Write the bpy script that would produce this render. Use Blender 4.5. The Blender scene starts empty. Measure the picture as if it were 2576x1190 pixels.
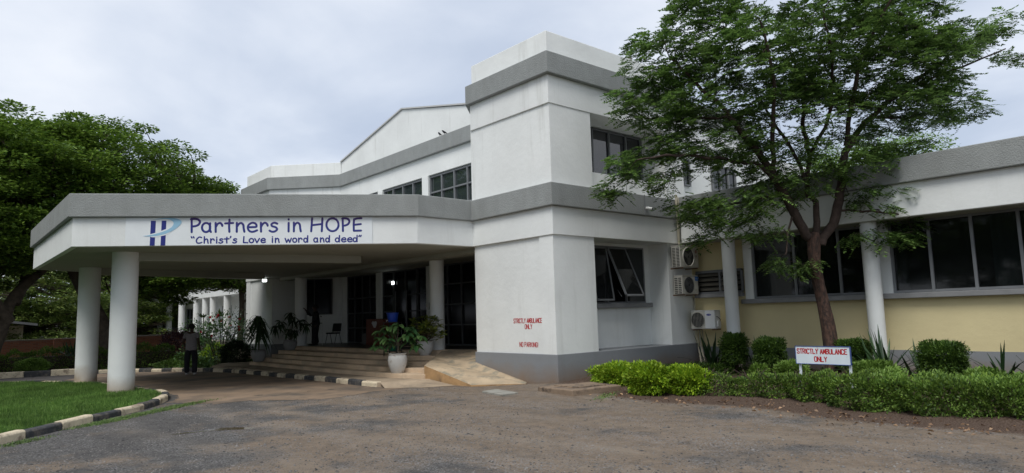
import bpy, bmesh, math, random
import numpy as np
from mathutils import Vector, Matrix, Euler
random.seed(7); rng = np.random.default_rng(7)
R = math.radians
sc = bpy.context.scene
C = sc.collection

# ------------------------------------------------------------------ camera
CAM_Z = 1.7; PITCH, ROLL, YAW = 0.11505, 0.029493, 0.858547
fwd = Vector((math.cos(YAW)*math.cos(PITCH), math.sin(YAW)*math.cos(PITCH), math.sin(PITCH)))
rt0 = Vector((math.sin(YAW), -math.cos(YAW), 0)); up0 = rt0.cross(fwd)
ix = math.cos(ROLL)*rt0 - math.sin(ROLL)*up0
iy = math.sin(ROLL)*rt0 + math.cos(ROLL)*up0
cd = bpy.data.cameras.new('camera'); cam = bpy.data.objects.new('camera', cd); C.objects.link(cam)
m = Matrix((ix, iy, -fwd)).transposed().to_4x4(); m.translation = Vector((0, 0, CAM_Z)); cam.matrix_world = m
cd.sensor_width = 36; cd.lens = 36*1702.63/2576; cd.clip_end = 3000; cd.clip_start = 0.1
sc.camera = cam

# ------------------------------------------------------------------ sky, sun, exposure
SUN_EL, SUN_AZ = R(58), R(205)      # azimuth of the sun, measured from +X towards +Y
w = bpy.data.worlds.new('World'); sc.world = w; w.use_nodes = True
nt = w.node_tree; N = nt.nodes; L = nt.links
bg = N['Background']; bg.inputs[1].default_value = 0.1
sky = N.new('ShaderNodeTexSky'); sky.sky_type = 'NISHITA'; sky.sun_disc = False
sky.sun_elevation = SUN_EL; sky.sun_rotation = R(90)-SUN_AZ
tc = N.new('ShaderNodeTexCoord')
sx = N.new('ShaderNodeSeparateXYZ'); L.new(tc.outputs['Generated'], sx.inputs[0])
mz = N.new('ShaderNodeMath'); mz.operation = 'MAXIMUM'; mz.inputs[1].default_value = 0.0; L.new(sx.outputs[2], mz.inputs[0])
az = N.new('ShaderNodeMath'); az.operation = 'ADD'; az.inputs[1].default_value = 0.13; L.new(mz.outputs[0], az.inputs[0])
dx = N.new('ShaderNodeMath'); dx.operation = 'DIVIDE'; L.new(sx.outputs[0], dx.inputs[0]); L.new(az.outputs[0], dx.inputs[1])
dy = N.new('ShaderNodeMath'); dy.operation = 'DIVIDE'; L.new(sx.outputs[1], dy.inputs[0]); L.new(az.outputs[0], dy.inputs[1])
cx = N.new('ShaderNodeCombineXYZ'); L.new(dx.outputs[0], cx.inputs[0]); L.new(dy.outputs[0], cx.inputs[1])
n1 = N.new('ShaderNodeTexNoise'); n1.inputs['Scale'].default_value = 0.75; n1.inputs['Detail'].default_value = 8; n1.inputs['Roughness'].default_value = 0.52; n1.inputs['Distortion'].default_value = 0.35
L.new(cx.outputs[0], n1.inputs['Vector'])
n2 = N.new('ShaderNodeTexNoise'); n2.inputs['Scale'].default_value = 0.33; n2.inputs['Detail'].default_value = 4; n2.inputs['Roughness'].default_value = 0.5
L.new(cx.outputs[0], n2.inputs['Vector'])
av = N.new('ShaderNodeMath'); av.operation = 'ADD'; L.new(n1.outputs[0], av.inputs[0]); L.new(n2.outputs[0], av.inputs[1])
cr = N.new('ShaderNodeValToRGB'); L.new(av.outputs[0], cr.inputs[0])
cr.color_ramp.elements[0].position = 0.415; cr.color_ramp.elements[0].color = (0.455, 0.525, 0.655, 1)
cr.color_ramp.elements[1].position = 0.585; cr.color_ramp.elements[1].color = (0.92, 0.94, 0.98, 1)
e_ = cr.color_ramp.elements.new(0.50); e_.color = (0.66, 0.72, 0.825, 1)
cr.color_ramp.interpolation = 'B_SPLINE'
hf = N.new('ShaderNodeMath'); hf.operation = 'MULTIPLY'; hf.inputs[1].default_value = 0.5
L.new(av.outputs[0], hf.inputs[0]); L.new(hf.outputs[0], cr.inputs[0])
sc10 = N.new('ShaderNodeVectorMath'); sc10.operation = 'SCALE'; sc10.inputs['Scale'].default_value = 7.0; L.new(cr.outputs[0], sc10.inputs[0])
mx = N.new('ShaderNodeMix'); mx.data_type = 'RGBA'; mx.inputs[0].default_value = 0.92
L.new(sky.outputs[0], mx.inputs[6]); L.new(sc10.outputs[0], mx.inputs[7]); L.new(mx.outputs[2], bg.inputs[0])
sd = bpy.data.lights.new('sun', 'SUN'); sd.energy = 1.5; sd.angle = R(28); sd.color = (1, 0.96, 0.9)
sun = bpy.data.objects.new('sun', sd); C.objects.link(sun)
sv = Vector((math.cos(SUN_AZ)*math.cos(SUN_EL), math.sin(SUN_AZ)*math.cos(SUN_EL), math.sin(SUN_EL)))
sun.rotation_euler = (-sv).to_track_quat('-Z', 'Y').to_euler()
sc.view_settings.view_transform = 'Standard'; sc.view_settings.look = 'None'
sc.view_settings.exposure = 0.70; sc.view_settings.gamma = 1.0; sc.view_settings.use_curve_mapping = False
sc.cycles.max_bounces = 8; sc.cycles.transparent_max_bounces = 12; sc.cycles.sample_clamp_indirect = 4

# ------------------------------------------------------------------ materials
def newmat(name):
    m = bpy.data.materials.new(name); m.use_nodes = True
    return m, m.node_tree.nodes, m.node_tree.links, m.node_tree.nodes['Principled BSDF']
def mat(name, col, rough=0.7, var=0.0, vscale=3.0, bump=0.0, bscale=60.0, metal=0.0, spec=0.4, dirt=None, dscale=1.2, dlo=0.52, dhi=0.72, stretch=(1, 1, 1), dirtbump=False):
    m, N, L, b = newmat(name)
    b.inputs['Roughness'].default_value = rough; b.inputs['Metallic'].default_value = metal
    b.inputs['Specular IOR Level'].default_value = spec
    tc = N.new('ShaderNodeTexCoord'); mp = N.new('ShaderNodeMapping'); mp.inputs['Scale'].default_value = stretch
    L.new(tc.outputs['Object'], mp.inputs[0])
    out = None
    if var > 0:
        n = N.new('ShaderNodeTexNoise'); n.inputs['Scale'].default_value = vscale; n.inputs['Detail'].default_value = 6; L.new(mp.outputs[0], n.inputs['Vector'])
        r = N.new('ShaderNodeMapRange'); r.inputs[1].default_value = 0.3; r.inputs[2].default_value = 0.7; r.inputs[3].default_value = 1-var; r.inputs[4].default_value = 1+var; L.new(n.outputs[0], r.inputs[0])
        v = N.new('ShaderNodeVectorMath'); v.operation = 'SCALE'; v.inputs[0].default_value = col[:3]; L.new(r.outputs[0], v.inputs['Scale']); out = v.outputs[0]
    if dirt:
        n = N.new('ShaderNodeTexNoise'); n.inputs['Scale'].default_value = dscale; n.inputs['Detail'].default_value = 8; n.inputs['Roughness'].default_value = 0.65; L.new(mp.outputs[0], n.inputs['Vector'])
        r = N.new('ShaderNodeMapRange'); r.inputs[1].default_value = dlo; r.inputs[2].default_value = dhi; L.new(n.outputs[0], r.inputs[0])
        x = N.new('ShaderNodeMix'); x.data_type = 'RGBA'; L.new(r.outputs[0], x.inputs[0])
        if out: L.new(out, x.inputs[6])
        else: x.inputs[6].default_value = (*col[:3], 1)
        x.inputs[7].default_value = (*dirt, 1); out = x.outputs[2]
    if out: L.new(out, b.inputs['Base Color'])
    else: b.inputs['Base Color'].default_value = (*col[:3], 1)
    if bump > 0:
        n = N.new('ShaderNodeTexNoise'); n.inputs['Scale'].default_value = bscale; n.inputs['Detail'].default_value = 5; L.new(tc.outputs['Object'], n.inputs['Vector'])
        bp = N.new('ShaderNodeBump'); bp.inputs['Strength'].default_value = bump; bp.inputs['Distance'].default_value = 0.02; L.new(n.outputs[0], bp.inputs['Height']); L.new(bp.outputs[0], b.inputs['Normal'])
    return m
def leafmat(name, dark, light, transl=0.35, rough=0.5, spec=0.35):
    m, N, L, b = newmat(name)
    g = N.new('ShaderNodeNewGeometry'); r = N.new('ShaderNodeValToRGB'); L.new(g.outputs['Random Per Island'], r.inputs[0])
    r.color_ramp.elements[0].color = (*dark, 1); r.color_ramp.elements[1].color = (*light, 1)
    tc = N.new('ShaderNodeTexCoord'); n = N.new('ShaderNodeTexNoise'); n.inputs['Scale'].default_value = 1.1; L.new(tc.outputs['Object'], n.inputs['Vector'])
    mr = N.new('ShaderNodeMapRange'); mr.inputs[1].default_value = 0.35; mr.inputs[2].default_value = 0.65; mr.inputs[3].default_value = 0.75; mr.inputs[4].default_value = 1.3; L.new(n.outputs[0], mr.inputs[0])
    v = N.new('ShaderNodeVectorMath'); v.operation = 'SCALE'; L.new(r.outputs[0], v.inputs[0]); L.new(mr.outputs[0], v.inputs['Scale'])
    L.new(v.outputs[0], b.inputs['Base Color']); b.inputs['Roughness'].default_value = rough; b.inputs['Specular IOR Level'].default_value = spec
    t = N.new('ShaderNodeBsdfTranslucent'); L.new(v.outputs[0], t.inputs[0]); mx = N.new('ShaderNodeMixShader'); mx.inputs[0].default_value = transl
    o = N['Material Output']; L.new(b.outputs[0], mx.inputs[1]); L.new(t.outputs[0], mx.inputs[2]); L.new(mx.outputs[0], o.inputs[0])
    return m
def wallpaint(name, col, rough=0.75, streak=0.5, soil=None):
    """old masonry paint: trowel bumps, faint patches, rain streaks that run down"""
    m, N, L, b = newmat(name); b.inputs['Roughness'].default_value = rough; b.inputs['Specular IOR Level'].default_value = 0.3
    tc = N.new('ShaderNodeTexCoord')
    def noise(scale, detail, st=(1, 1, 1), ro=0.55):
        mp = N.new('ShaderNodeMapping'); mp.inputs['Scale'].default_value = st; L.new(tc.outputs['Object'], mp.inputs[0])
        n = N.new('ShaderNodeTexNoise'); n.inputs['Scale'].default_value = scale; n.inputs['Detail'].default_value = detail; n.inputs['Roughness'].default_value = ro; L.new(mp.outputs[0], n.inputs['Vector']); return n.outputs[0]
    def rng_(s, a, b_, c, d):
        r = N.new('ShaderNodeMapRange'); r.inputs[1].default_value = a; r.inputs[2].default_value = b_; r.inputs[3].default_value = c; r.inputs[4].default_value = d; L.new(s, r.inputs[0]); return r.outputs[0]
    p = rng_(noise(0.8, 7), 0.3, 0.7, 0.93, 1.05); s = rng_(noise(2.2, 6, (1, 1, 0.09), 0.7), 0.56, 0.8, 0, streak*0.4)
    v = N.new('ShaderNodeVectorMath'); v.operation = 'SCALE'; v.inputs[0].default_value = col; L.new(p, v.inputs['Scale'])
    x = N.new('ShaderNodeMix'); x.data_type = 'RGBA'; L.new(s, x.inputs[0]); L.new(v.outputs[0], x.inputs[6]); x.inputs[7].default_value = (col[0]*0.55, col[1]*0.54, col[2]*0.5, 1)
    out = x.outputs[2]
    if soil:      # mud splashed on the foot of the wall: a stain with its own ragged edge
        sp = N.new('ShaderNodeSeparateXYZ'); L.new(tc.outputs['Object'], sp.inputs[0])
        nn = N.new('ShaderNodeMath'); nn.operation = 'MULTIPLY'; nn.inputs[1].default_value = 0.55; L.new(noise(1.6, 7), nn.inputs[0])
        su = N.new('ShaderNodeMath'); su.operation = 'SUBTRACT'; L.new(sp.outputs[2], su.inputs[0]); L.new(nn.outputs[0], su.inputs[1])
        k = rng_(su.outputs[0], -0.20, 0.26, 0.9, 0.0)
        y = N.new('ShaderNodeMix'); y.data_type = 'RGBA'; L.new(k, y.inputs[0]); L.new(out, y.inputs[6]); y.inputs[7].default_value = (*soil, 1); out = y.outputs[2]
    L.new(out, b.inputs['Base Color'])
    a = noise(7, 5); c = noise(70, 3)
    ad = N.new('ShaderNodeMath'); ad.operation = 'MULTIPLY_ADD'; L.new(c, ad.inputs[0]); ad.inputs[1].default_value = 0.3; L.new(a, ad.inputs[2])
    bp = N.new('ShaderNodeBump'); bp.inputs['Strength'].default_value = 0.2; bp.inputs['Distance'].default_value = 0.03; L.new(ad.outputs[0], bp.inputs['Height']); L.new(bp.outputs[0], b.inputs['Normal'])
    return m
def glassmat(name, tint=(0.012, 0.016, 0.018), rough=0.04, spec=0.5, trans=0.0):
    m, N, L, b = newmat(name); b.inputs['Base Color'].default_value = (*tint, 1); b.inputs['Roughness'].default_value = rough; b.inputs['Specular IOR Level'].default_value = spec
    tc = N.new('ShaderNodeTexCoord'); n = N.new('ShaderNodeTexNoise'); n.inputs['Scale'].default_value = 1.2; L.new(tc.outputs['Object'], n.inputs['Vector'])
    bp = N.new('ShaderNodeBump'); bp.inputs['Strength'].default_value = 0.03; bp.inputs['Distance'].default_value = 0.05; L.new(n.outputs[0], bp.inputs['Height']); L.new(bp.outputs[0], b.inputs['Normal'])
    if trans > 0:
        t = N.new('ShaderNodeBsdfTransparent'); t.inputs[0].default_value = (0.45, 0.5, 0.5, 1); mx = N.new('ShaderNodeMixShader'); mx.inputs[0].default_value = trans
        L.new(b.outputs[0], mx.inputs[1]); L.new(t.outputs[0], mx.inputs[2]); L.new(mx.outputs[0], N['Material Output'].inputs[0])
    return m

WHITE = wallpaint('white_paint', (0.75, 0.775, 0.765), streak=.8)
UPWHITE = wallpaint('weathered_white_paint', (0.78, 0.80, 0.785), streak=1.5)
COLW = wallpaint('column_paint', (0.73, 0.755, 0.745), streak=.5, soil=(0.34, 0.26, 0.18))
GREYBASE = wallpaint('grey_plinth_paint', (0.23, 0.245, 0.26), soil=(0.21, 0.15, 0.105))
YELLOW = wallpaint('cream_yellow_paint', (0.66, 0.575, 0.335), streak=0.25)
CREAM = wallpaint('pale_cream_paint', (0.62, 0.56, 0.42), streak=0.3)
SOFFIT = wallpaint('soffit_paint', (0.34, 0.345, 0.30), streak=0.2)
BAND = mat('grey_roughcast', (0.275, 0.29, 0.285), 0.9, var=0.07, vscale=4, bump=0.7, bscale=34, dirt=(0.21, 0.22, 0.212), dscale=0.9, dlo=0.5, dhi=0.85, stretch=(1, 1, 0.5))
FRAME = mat('grey_window_frame', (0.17, 0.18, 0.19), 0.5, var=0.1)
DFRAME = mat('dark_window_frame', (0.06, 0.065, 0.07), 0.45, var=0.1)
SILL = mat('grey_sill_paint', (0.22, 0.225, 0.23), 0.75, var=0.12, bump=0.2)
GLASS = glassmat('dark_glass')
GLASSR = glassmat('reflecting_glass', (0.03, 0.04, 0.042), 0.03, 1.0)
DOORGLASS = glassmat('entrance_glass', (0.006, 0.007, 0.009), 0.08, 0.10)
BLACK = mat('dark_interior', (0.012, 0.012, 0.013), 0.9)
STEP = mat('tan_step_paint', (0.56, 0.43, 0.30), 0.8, var=0.22, vscale=1.4, bump=0.25, bscale=40, dirt=(0.36, 0.30, 0.225), dscale=1.6)
RAMPM = mat('worn_ramp_screed', (0.42, 0.33, 0.225), 0.85, var=0.18, vscale=2.2, bump=0.35, bscale=50, dirt=(0.25, 0.225, 0.17), dscale=3, dlo=0.5, dhi=0.62)
RAMPS = mat('orange_ramp_side', (0.40, 0.25, 0.12), 0.85, var=0.2, vscale=3, bump=0.3, dirt=(0.2, 0.13, 0.08), dscale=2.5)
TILE = mat('porch_floor', (0.07, 0.065, 0.06), 0.35, var=0.2)
RED = mat('red_sign_paint', (0.42, 0.02, 0.025), 0.6, var=0.1)
NAVY = mat('navy_sign_film', (0.022, 0.03, 0.20), 0.45)
SKYBL = mat('light_blue_sign_film', (0.30, 0.52, 0.68), 0.45)
BOARD = mat('white_sign_board', (0.74, 0.78, 0.80), 0.5, var=0.03)
SIGNW = mat('pale_blue_sign_paint', (0.66, 0.74, 0.79), 0.55, var=0.06, dirt=(0.42, 0.42, 0.38), dscale=4, dlo=0.6, dhi=0.8)
SIGNB = mat('blue_sign_edge', (0.05, 0.09, 0.28), 0.5)
ACW = mat('aged_ivory_casing', (0.52, 0.51, 0.46), 0.5, var=0.06, dirt=(0.30, 0.25, 0.17), dscale=5, dlo=0.56, dhi=0.8)
ACW2 = mat('white_casing', (0.66, 0.67, 0.66), 0.45, var=0.04)
ACD = mat('fan_dark', (0.025, 0.026, 0.027), 0.6)
GRILL = mat('fan_guard_wire', (0.10, 0.105, 0.11), 0.5)
RUST = mat('rusty_bracket', (0.16, 0.09, 0.055), 0.8, var=0.3, vscale=20)
PIPE = mat('cream_pipe', (0.42, 0.39, 0.30), 0.6, var=0.15)
KW = mat('kerb_cream_paint', (0.60, 0.52, 0.38), 0.85, var=0.12, vscale=8, bump=0.5, bscale=30, dirt=(0.26, 0.21, 0.155), dscale=4, dlo=0.50, dhi=0.62)
KB = mat('kerb_black_paint', (0.045, 0.048, 0.052), 0.8, var=0.3, vscale=8, bump=0.5, bscale=30, dirt=(0.14, 0.12, 0.10), dscale=4, dlo=0.50, dhi=0.66)
POTW = mat('weathered_white_pot', (0.50, 0.50, 0.48), 0.8, var=0.1, bump=0.3, bscale=25, dirt=(0.20, 0.15, 0.10), dscale=4, dlo=0.58, dhi=0.7)
POTG = mat('grey_pot', (0.24, 0.24, 0.235), 0.85, var=0.15, bump=0.3, bscale=25)
SOILM = mat('potting_soil', (0.05, 0.035, 0.025), 0.95)
BARK = mat('red_brown_bark', (0.080, 0.046, 0.034), 0.95, var=0.55, vscale=14, bump=1.0, bscale=22, dirt=(0.035, 0.024, 0.02), dscale=11, dlo=0.48, dhi=0.58, stretch=(1.4, 1.4, 0.5))
BARKD = mat('dark_bark', (0.052, 0.036, 0.029), 0.95, var=0.4, vscale=10, bump=0.8, bscale=16)
BARKG = mat('grey_brown_bark', (0.10, 0.08, 0.06), 0.95, var=0.35, vscale=5, bump=0.8, bscale=12)
LEAF = leafmat('pinnate_leaf', (0.045, 0.10, 0.024), (0.19, 0.31, 0.075), 0.34)
LEAFY = leafmat('young_leaf', (0.10, 0.19, 0.03), (0.20, 0.32, 0.06), 0.35)
LEAFB = leafmat('canopy_leaf', (0.045, 0.10, 0.018), (0.205, 0.315, 0.045), 0.28)
LEAFD = leafmat('far_tree_leaf', (0.08, 0.15, 0.035), (0.28, 0.35, 0.09), 0.35)
LEAFH = leafmat('hedge_leaf', (0.035, 0.085, 0.018), (0.18, 0.28, 0.04), 0.25, rough=0.62)
LEAFL = leafmat('lime_leaf', (0.13, 0.27, 0.015), (0.38, 0.52, 0.035), 0.3, rough=0.55)
LEAFT = leafmat('clipped_shrub_leaf', (0.022, 0.06, 0.013), (0.115, 0.20, 0.03), 0.2)
LEAFR = leafmat('rubber_leaf', (0.03, 0.09, 0.03), (0.12, 0.22, 0.07), 0.15, rough=0.3, spec=0.5)
LEAFV = leafmat('croton_leaf', (0.04, 0.10, 0.02), (0.32, 0.36, 0.06), 0.15, rough=0.35, spec=0.5)
LEAFX = leafmat('spiky_dark_leaf', (0.012, 0.035, 0.012), (0.04, 0.085, 0.028), 0.1, rough=0.4, spec=0.5)
LEAFP = leafmat('maroon_leaf', (0.045, 0.018, 0.022), (0.11, 0.035, 0.04), 0.2)
ROSE = mat('red_petal', (0.42, 0.02, 0.03), 0.6)
BRICK = None
SKIN = mat('dark_skin', (0.055, 0.03, 0.02), 0.55)
HAIR = mat('black_hair', (0.012, 0.01, 0.009), 0.9)
SHIRT = mat('grey_checked_shirt', (0.23, 0.21, 0.22), 0.9, var=0.15, vscale=20)
TROUS = mat('black_trousers', (0.012, 0.012, 0.016), 0.9)
SHOE = mat('pale_shoe', (0.38, 0.37, 0.36), 0.7)
COAT = mat('dark_jacket', (0.013, 0.014, 0.018), 0.9)
STEEL = mat('grey_steel_tube', (0.33, 0.34, 0.34), 0.4, metal=0.4, var=0.1)
BLKMET = mat('black_metal', (0.015, 0.015, 0.016), 0.5)
WOODR = mat('red_brown_varnish', (0.13, 0.03, 0.015), 0.35, var=0.25, vscale=4, stretch=(6, 6, 0.6))
BLUEP = mat('blue_plastic', (0.012, 0.05, 0.33), 0.35)
GREENP = mat('green_plastic', (0.01, 0.12, 0.07), 0.35)
FABB = mat('black_fabric', (0.014, 0.014, 0.016), 0.9)
CONC = mat('grey_concrete_slab', (0.27, 0.265, 0.235), 0.9, var=0.15, bump=0.4, bscale=40, dirt=(0.12, 0.10, 0.075), dscale=3.5)
CONCB = mat('brown_stained_slab', (0.25, 0.185, 0.13), 0.9, var=0.2, bump=0.4, bscale=40, dirt=(0.07, 0.055, 0.045), dscale=3.0, dlo=0.48, dhi=0.6)
DRYL = leafmat('dry_leaf', (0.12, 0.065, 0.035), (0.34, 0.22, 0.13), 0.1)

# ------------------------------------------------------------------ object helpers
def tag(o, label=None, cat=None, group=None, kind=None):
    if label: o['label'] = label
    if cat: o['category'] = cat
    if group: o['group'] = group
    if kind: o['kind'] = kind
    return o
def thing(name, label, cat, loc=(0, 0, 0), rz=0, group=None):
    o = bpy.data.objects.new(name, None); o.empty_display_size = 0.2; C.objects.link(o)
    o.location = loc; o.rotation_euler = (0, 0, rz); return tag(o, label, cat, group)
class MB:
    def __init__(s): s.v = []; s.f = []; s.m = []
    def add(s, vs, fs, mi=0):
        o = len(s.v); s.v += [tuple(v) for v in vs]; s.f += [tuple(i+o for i in f) for f in fs]; s.m += [mi]*len(fs); return s
    def box(s, x0, x1, y0, y1, z0, z1, mi=0):
        return s.add([(x0,y0,z0),(x1,y0,z0),(x1,y1,z0),(x0,y1,z0),(x0,y0,z1),(x1,y0,z1),(x1,y1,z1),(x0,y1,z1)],
                     [(0,3,2,1),(4,5,6,7),(0,1,5,4),(1,2,6,5),(2,3,7,6),(3,0,4,7)], mi)
    def bar(s, a, b, w, h=None, mi=0):          # oriented box between two points; w horizontal, h in the other direction
        h = h or w; a = Vector(a); b = Vector(b); d = (b-a).normalized()
        u = Vector((0, 0, 1)) if abs(d.z) < 0.95 else Vector((1, 0, 0))
        sd = d.cross(u).normalized(); up = sd.cross(d).normalized()
        vs = [p + sd*i*w/2 + up*j*h/2 for p in (a, b) for i, j in ((-1,-1),(1,-1),(1,1),(-1,1))]
        return s.add(vs, [(0,3,2,1),(4,5,6,7),(0,1,5,4),(1,2,6,5),(2,3,7,6),(3,0,4,7)], mi)
    def prism(s, poly, z0, z1, mi=0):           # poly counter-clockwise
        n = len(poly); a = sum(poly[i][0]*poly[(i+1) % n][1]-poly[(i+1) % n][0]*poly[i][1] for i in range(n))
        if a < 0: poly = poly[::-1]
        zz = (lambda z, p: z(p) if callable(z) else z)
        vs = [(p[0], p[1], zz(z0, p)) for p in poly]+[(p[0], p[1], zz(z1, p)) for p in poly]
        fs = [tuple(range(n))[::-1], tuple(range(n, 2*n))]+[(i, (i+1) % n, n+(i+1) % n, n+i) for i in range(n)]
        return s.add(vs, fs, mi)
    def tube(s, pts, rad, seg=10, mi=0, cap=True):
        pts = [Vector(p) for p in pts]; n = len(pts); rad = rad if hasattr(rad, '__len__') else [rad]*n
        o = len(s.v); prev = None
        for i, p in enumerate(pts):
            d = (pts[min(i+1, n-1)]-pts[max(i-1, 0)]).normalized()
            if prev is None: u = d.orthogonal().normalized()
            else: u = (prev - d*prev.dot(d)).normalized()
            prev = u; v = d.cross(u)
            for k in range(seg):
                a = 2*math.pi*k/seg; s.v.append(tuple(p+(u*math.cos(a)+v*math.sin(a))*rad[i]))
        for i in range(n-1):
            for k in range(seg):
                k2 = (k+1) % seg; s.f.append((o+i*seg+k, o+i*seg+k2, o+(i+1)*seg+k2, o+(i+1)*seg+k)); s.m.append(mi)
        if cap:
            s.f.append(tuple(o+k for k in range(seg))[::-1]); s.m.append(mi)
            s.f.append(tuple(o+(n-1)*seg+k for k in range(seg))); s.m.append(mi)
        return s
    def lathe(s, prof, c=(0, 0, 0), seg=28, mi=0, closed=True):
        return s.tube([(c[0], c[1], c[2]+z) for r, z in prof], [max(r, 1e-4) for r, z in prof], seg, mi, closed)
    def build(s, name, mats, parent=None, smooth=False, bevel=0):
        me = bpy.data.meshes.new(name); me.from_pydata(s.v, [], s.f)
        for m in (mats if isinstance(mats, (list, tuple)) else [mats]): me.materials.append(m)
        me.polygons.foreach_set('material_index', s.m)
        if smooth: me.polygons.foreach_set('use_smooth', [True]*len(s.f))
        o = bpy.data.objects.new(name, me); C.objects.link(o)
        if parent: o.parent = parent
        if smooth:
            try: me.set_sharp_from_angle(angle=R(42))
            except Exception: pass
        if bevel:
            b = o.modifiers.new('b', 'BEVEL'); b.width = bevel; b.segments = 2; b.limit_method = 'ANGLE'; b.angle_limit = R(40)
        return o
def mesh_np(name, V, F, mats, parent=None, midx=None, smooth=False):
    me = bpy.data.meshes.new(name); V = np.asarray(V, np.float32); F = np.asarray(F, np.int32)
    k = F.shape[1]; me.vertices.add(len(V)); me.vertices.foreach_set('co', V.ravel())
    me.loops.add(F.size); me.loops.foreach_set('vertex_index', F.ravel())
    me.polygons.add(len(F)); me.polygons.foreach_set('loop_start', np.arange(0, F.size, k, dtype=np.int32))
    for m in (mats if isinstance(mats, (list, tuple)) else [mats]): me.materials.append(m)
    if midx is not None: me.polygons.foreach_set('material_index', np.asarray(midx, np.int32))
    if smooth: me.polygons.foreach_set('use_smooth', np.ones(len(F), bool))
    me.update(calc_edges=True); me.validate()
    o = bpy.data.objects.new(name, me); C.objects.link(o)
    if parent: o.parent = parent
    return o
def copy_tree(o, parent=None):
    c = o.copy(); C.objects.link(c)
    if parent: c.parent = parent
    for ch in list(o.children): copy_tree(ch, c)
    return c
def offset_poly(poly, d):
    n = len(poly); a = sum(poly[i][0]*poly[(i+1) % n][1]-poly[(i+1) % n][0]*poly[i][1] for i in range(n))
    if a < 0: poly = poly[::-1]
    out = []
    for i in range(n):
        p0 = Vector(poly[i-1]); p1 = Vector(poly[i]); p2 = Vector(poly[(i+1) % n])
        d1 = (p1-p0).normalized(); d2 = (p2-p1).normalized(); n1 = Vector((d1.y, -d1.x)); n2 = Vector((d2.y, -d2.x))
        k = (n1+n2); k = k/max(k.dot(n1), 0.2); q = p1+k*d; out.append((q.x, q.y))
    return out
def gz(x, y):       # height of the terrain
    f = max(0.0, min(1.0, (y-18)/8))*-0.08 + max(0.0, min(1.0, (y-27)/22))*-0.45
    bed = 0.0
    if x > 11.3 and y < 11.6: bed = 0.12*min(1, (x-11.3)/1.0)
    return f+bed

# ------------------------------------------------------------------ ground
SOILLINE = [(11.25, 12.0), (11.05, 11.2), (10.75, 10.2), (10.45, 8.9), (10.35, 8.0), (10.75, 6.9), (10.75, 5.9), (10.3, 4.7), (10.45, 3.4), (10.6, 2.4), (10.7, -20)]
LAWN = [(0.92, 12.95), (1.14, 13.12), (1.7, 13.69), (2.25, 14.32), (2.78, 14.86), (3.35, 15.5), (3.72, 15.98), (3.98, 16.45), (4.22, 16.95), (4.45, 17.7), (4.53, 18.5), (4.46, 19.4), (4.36, 20.9), (4.25, 22.4), (4.05, 23.9), (3.6, 25.3), (2.97, 26.6), (2.1, 27.7), (0.5, 28.8), (-2.5, 29.5), (-9, 29.8)]
LAWN_POLY = [(-9, 2.0), (-5.0, 6.9)] + LAWN
def soilx(y):
    P = SOILLINE
    for i in range(len(P)-1):
        if P[i][1] >= y >= P[i+1][1]:
            t = (P[i][1]-y)/(P[i][1]-P[i+1][1]); return P[i][0]+t*(P[i+1][0]-P[i][0])
    return 99
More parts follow.
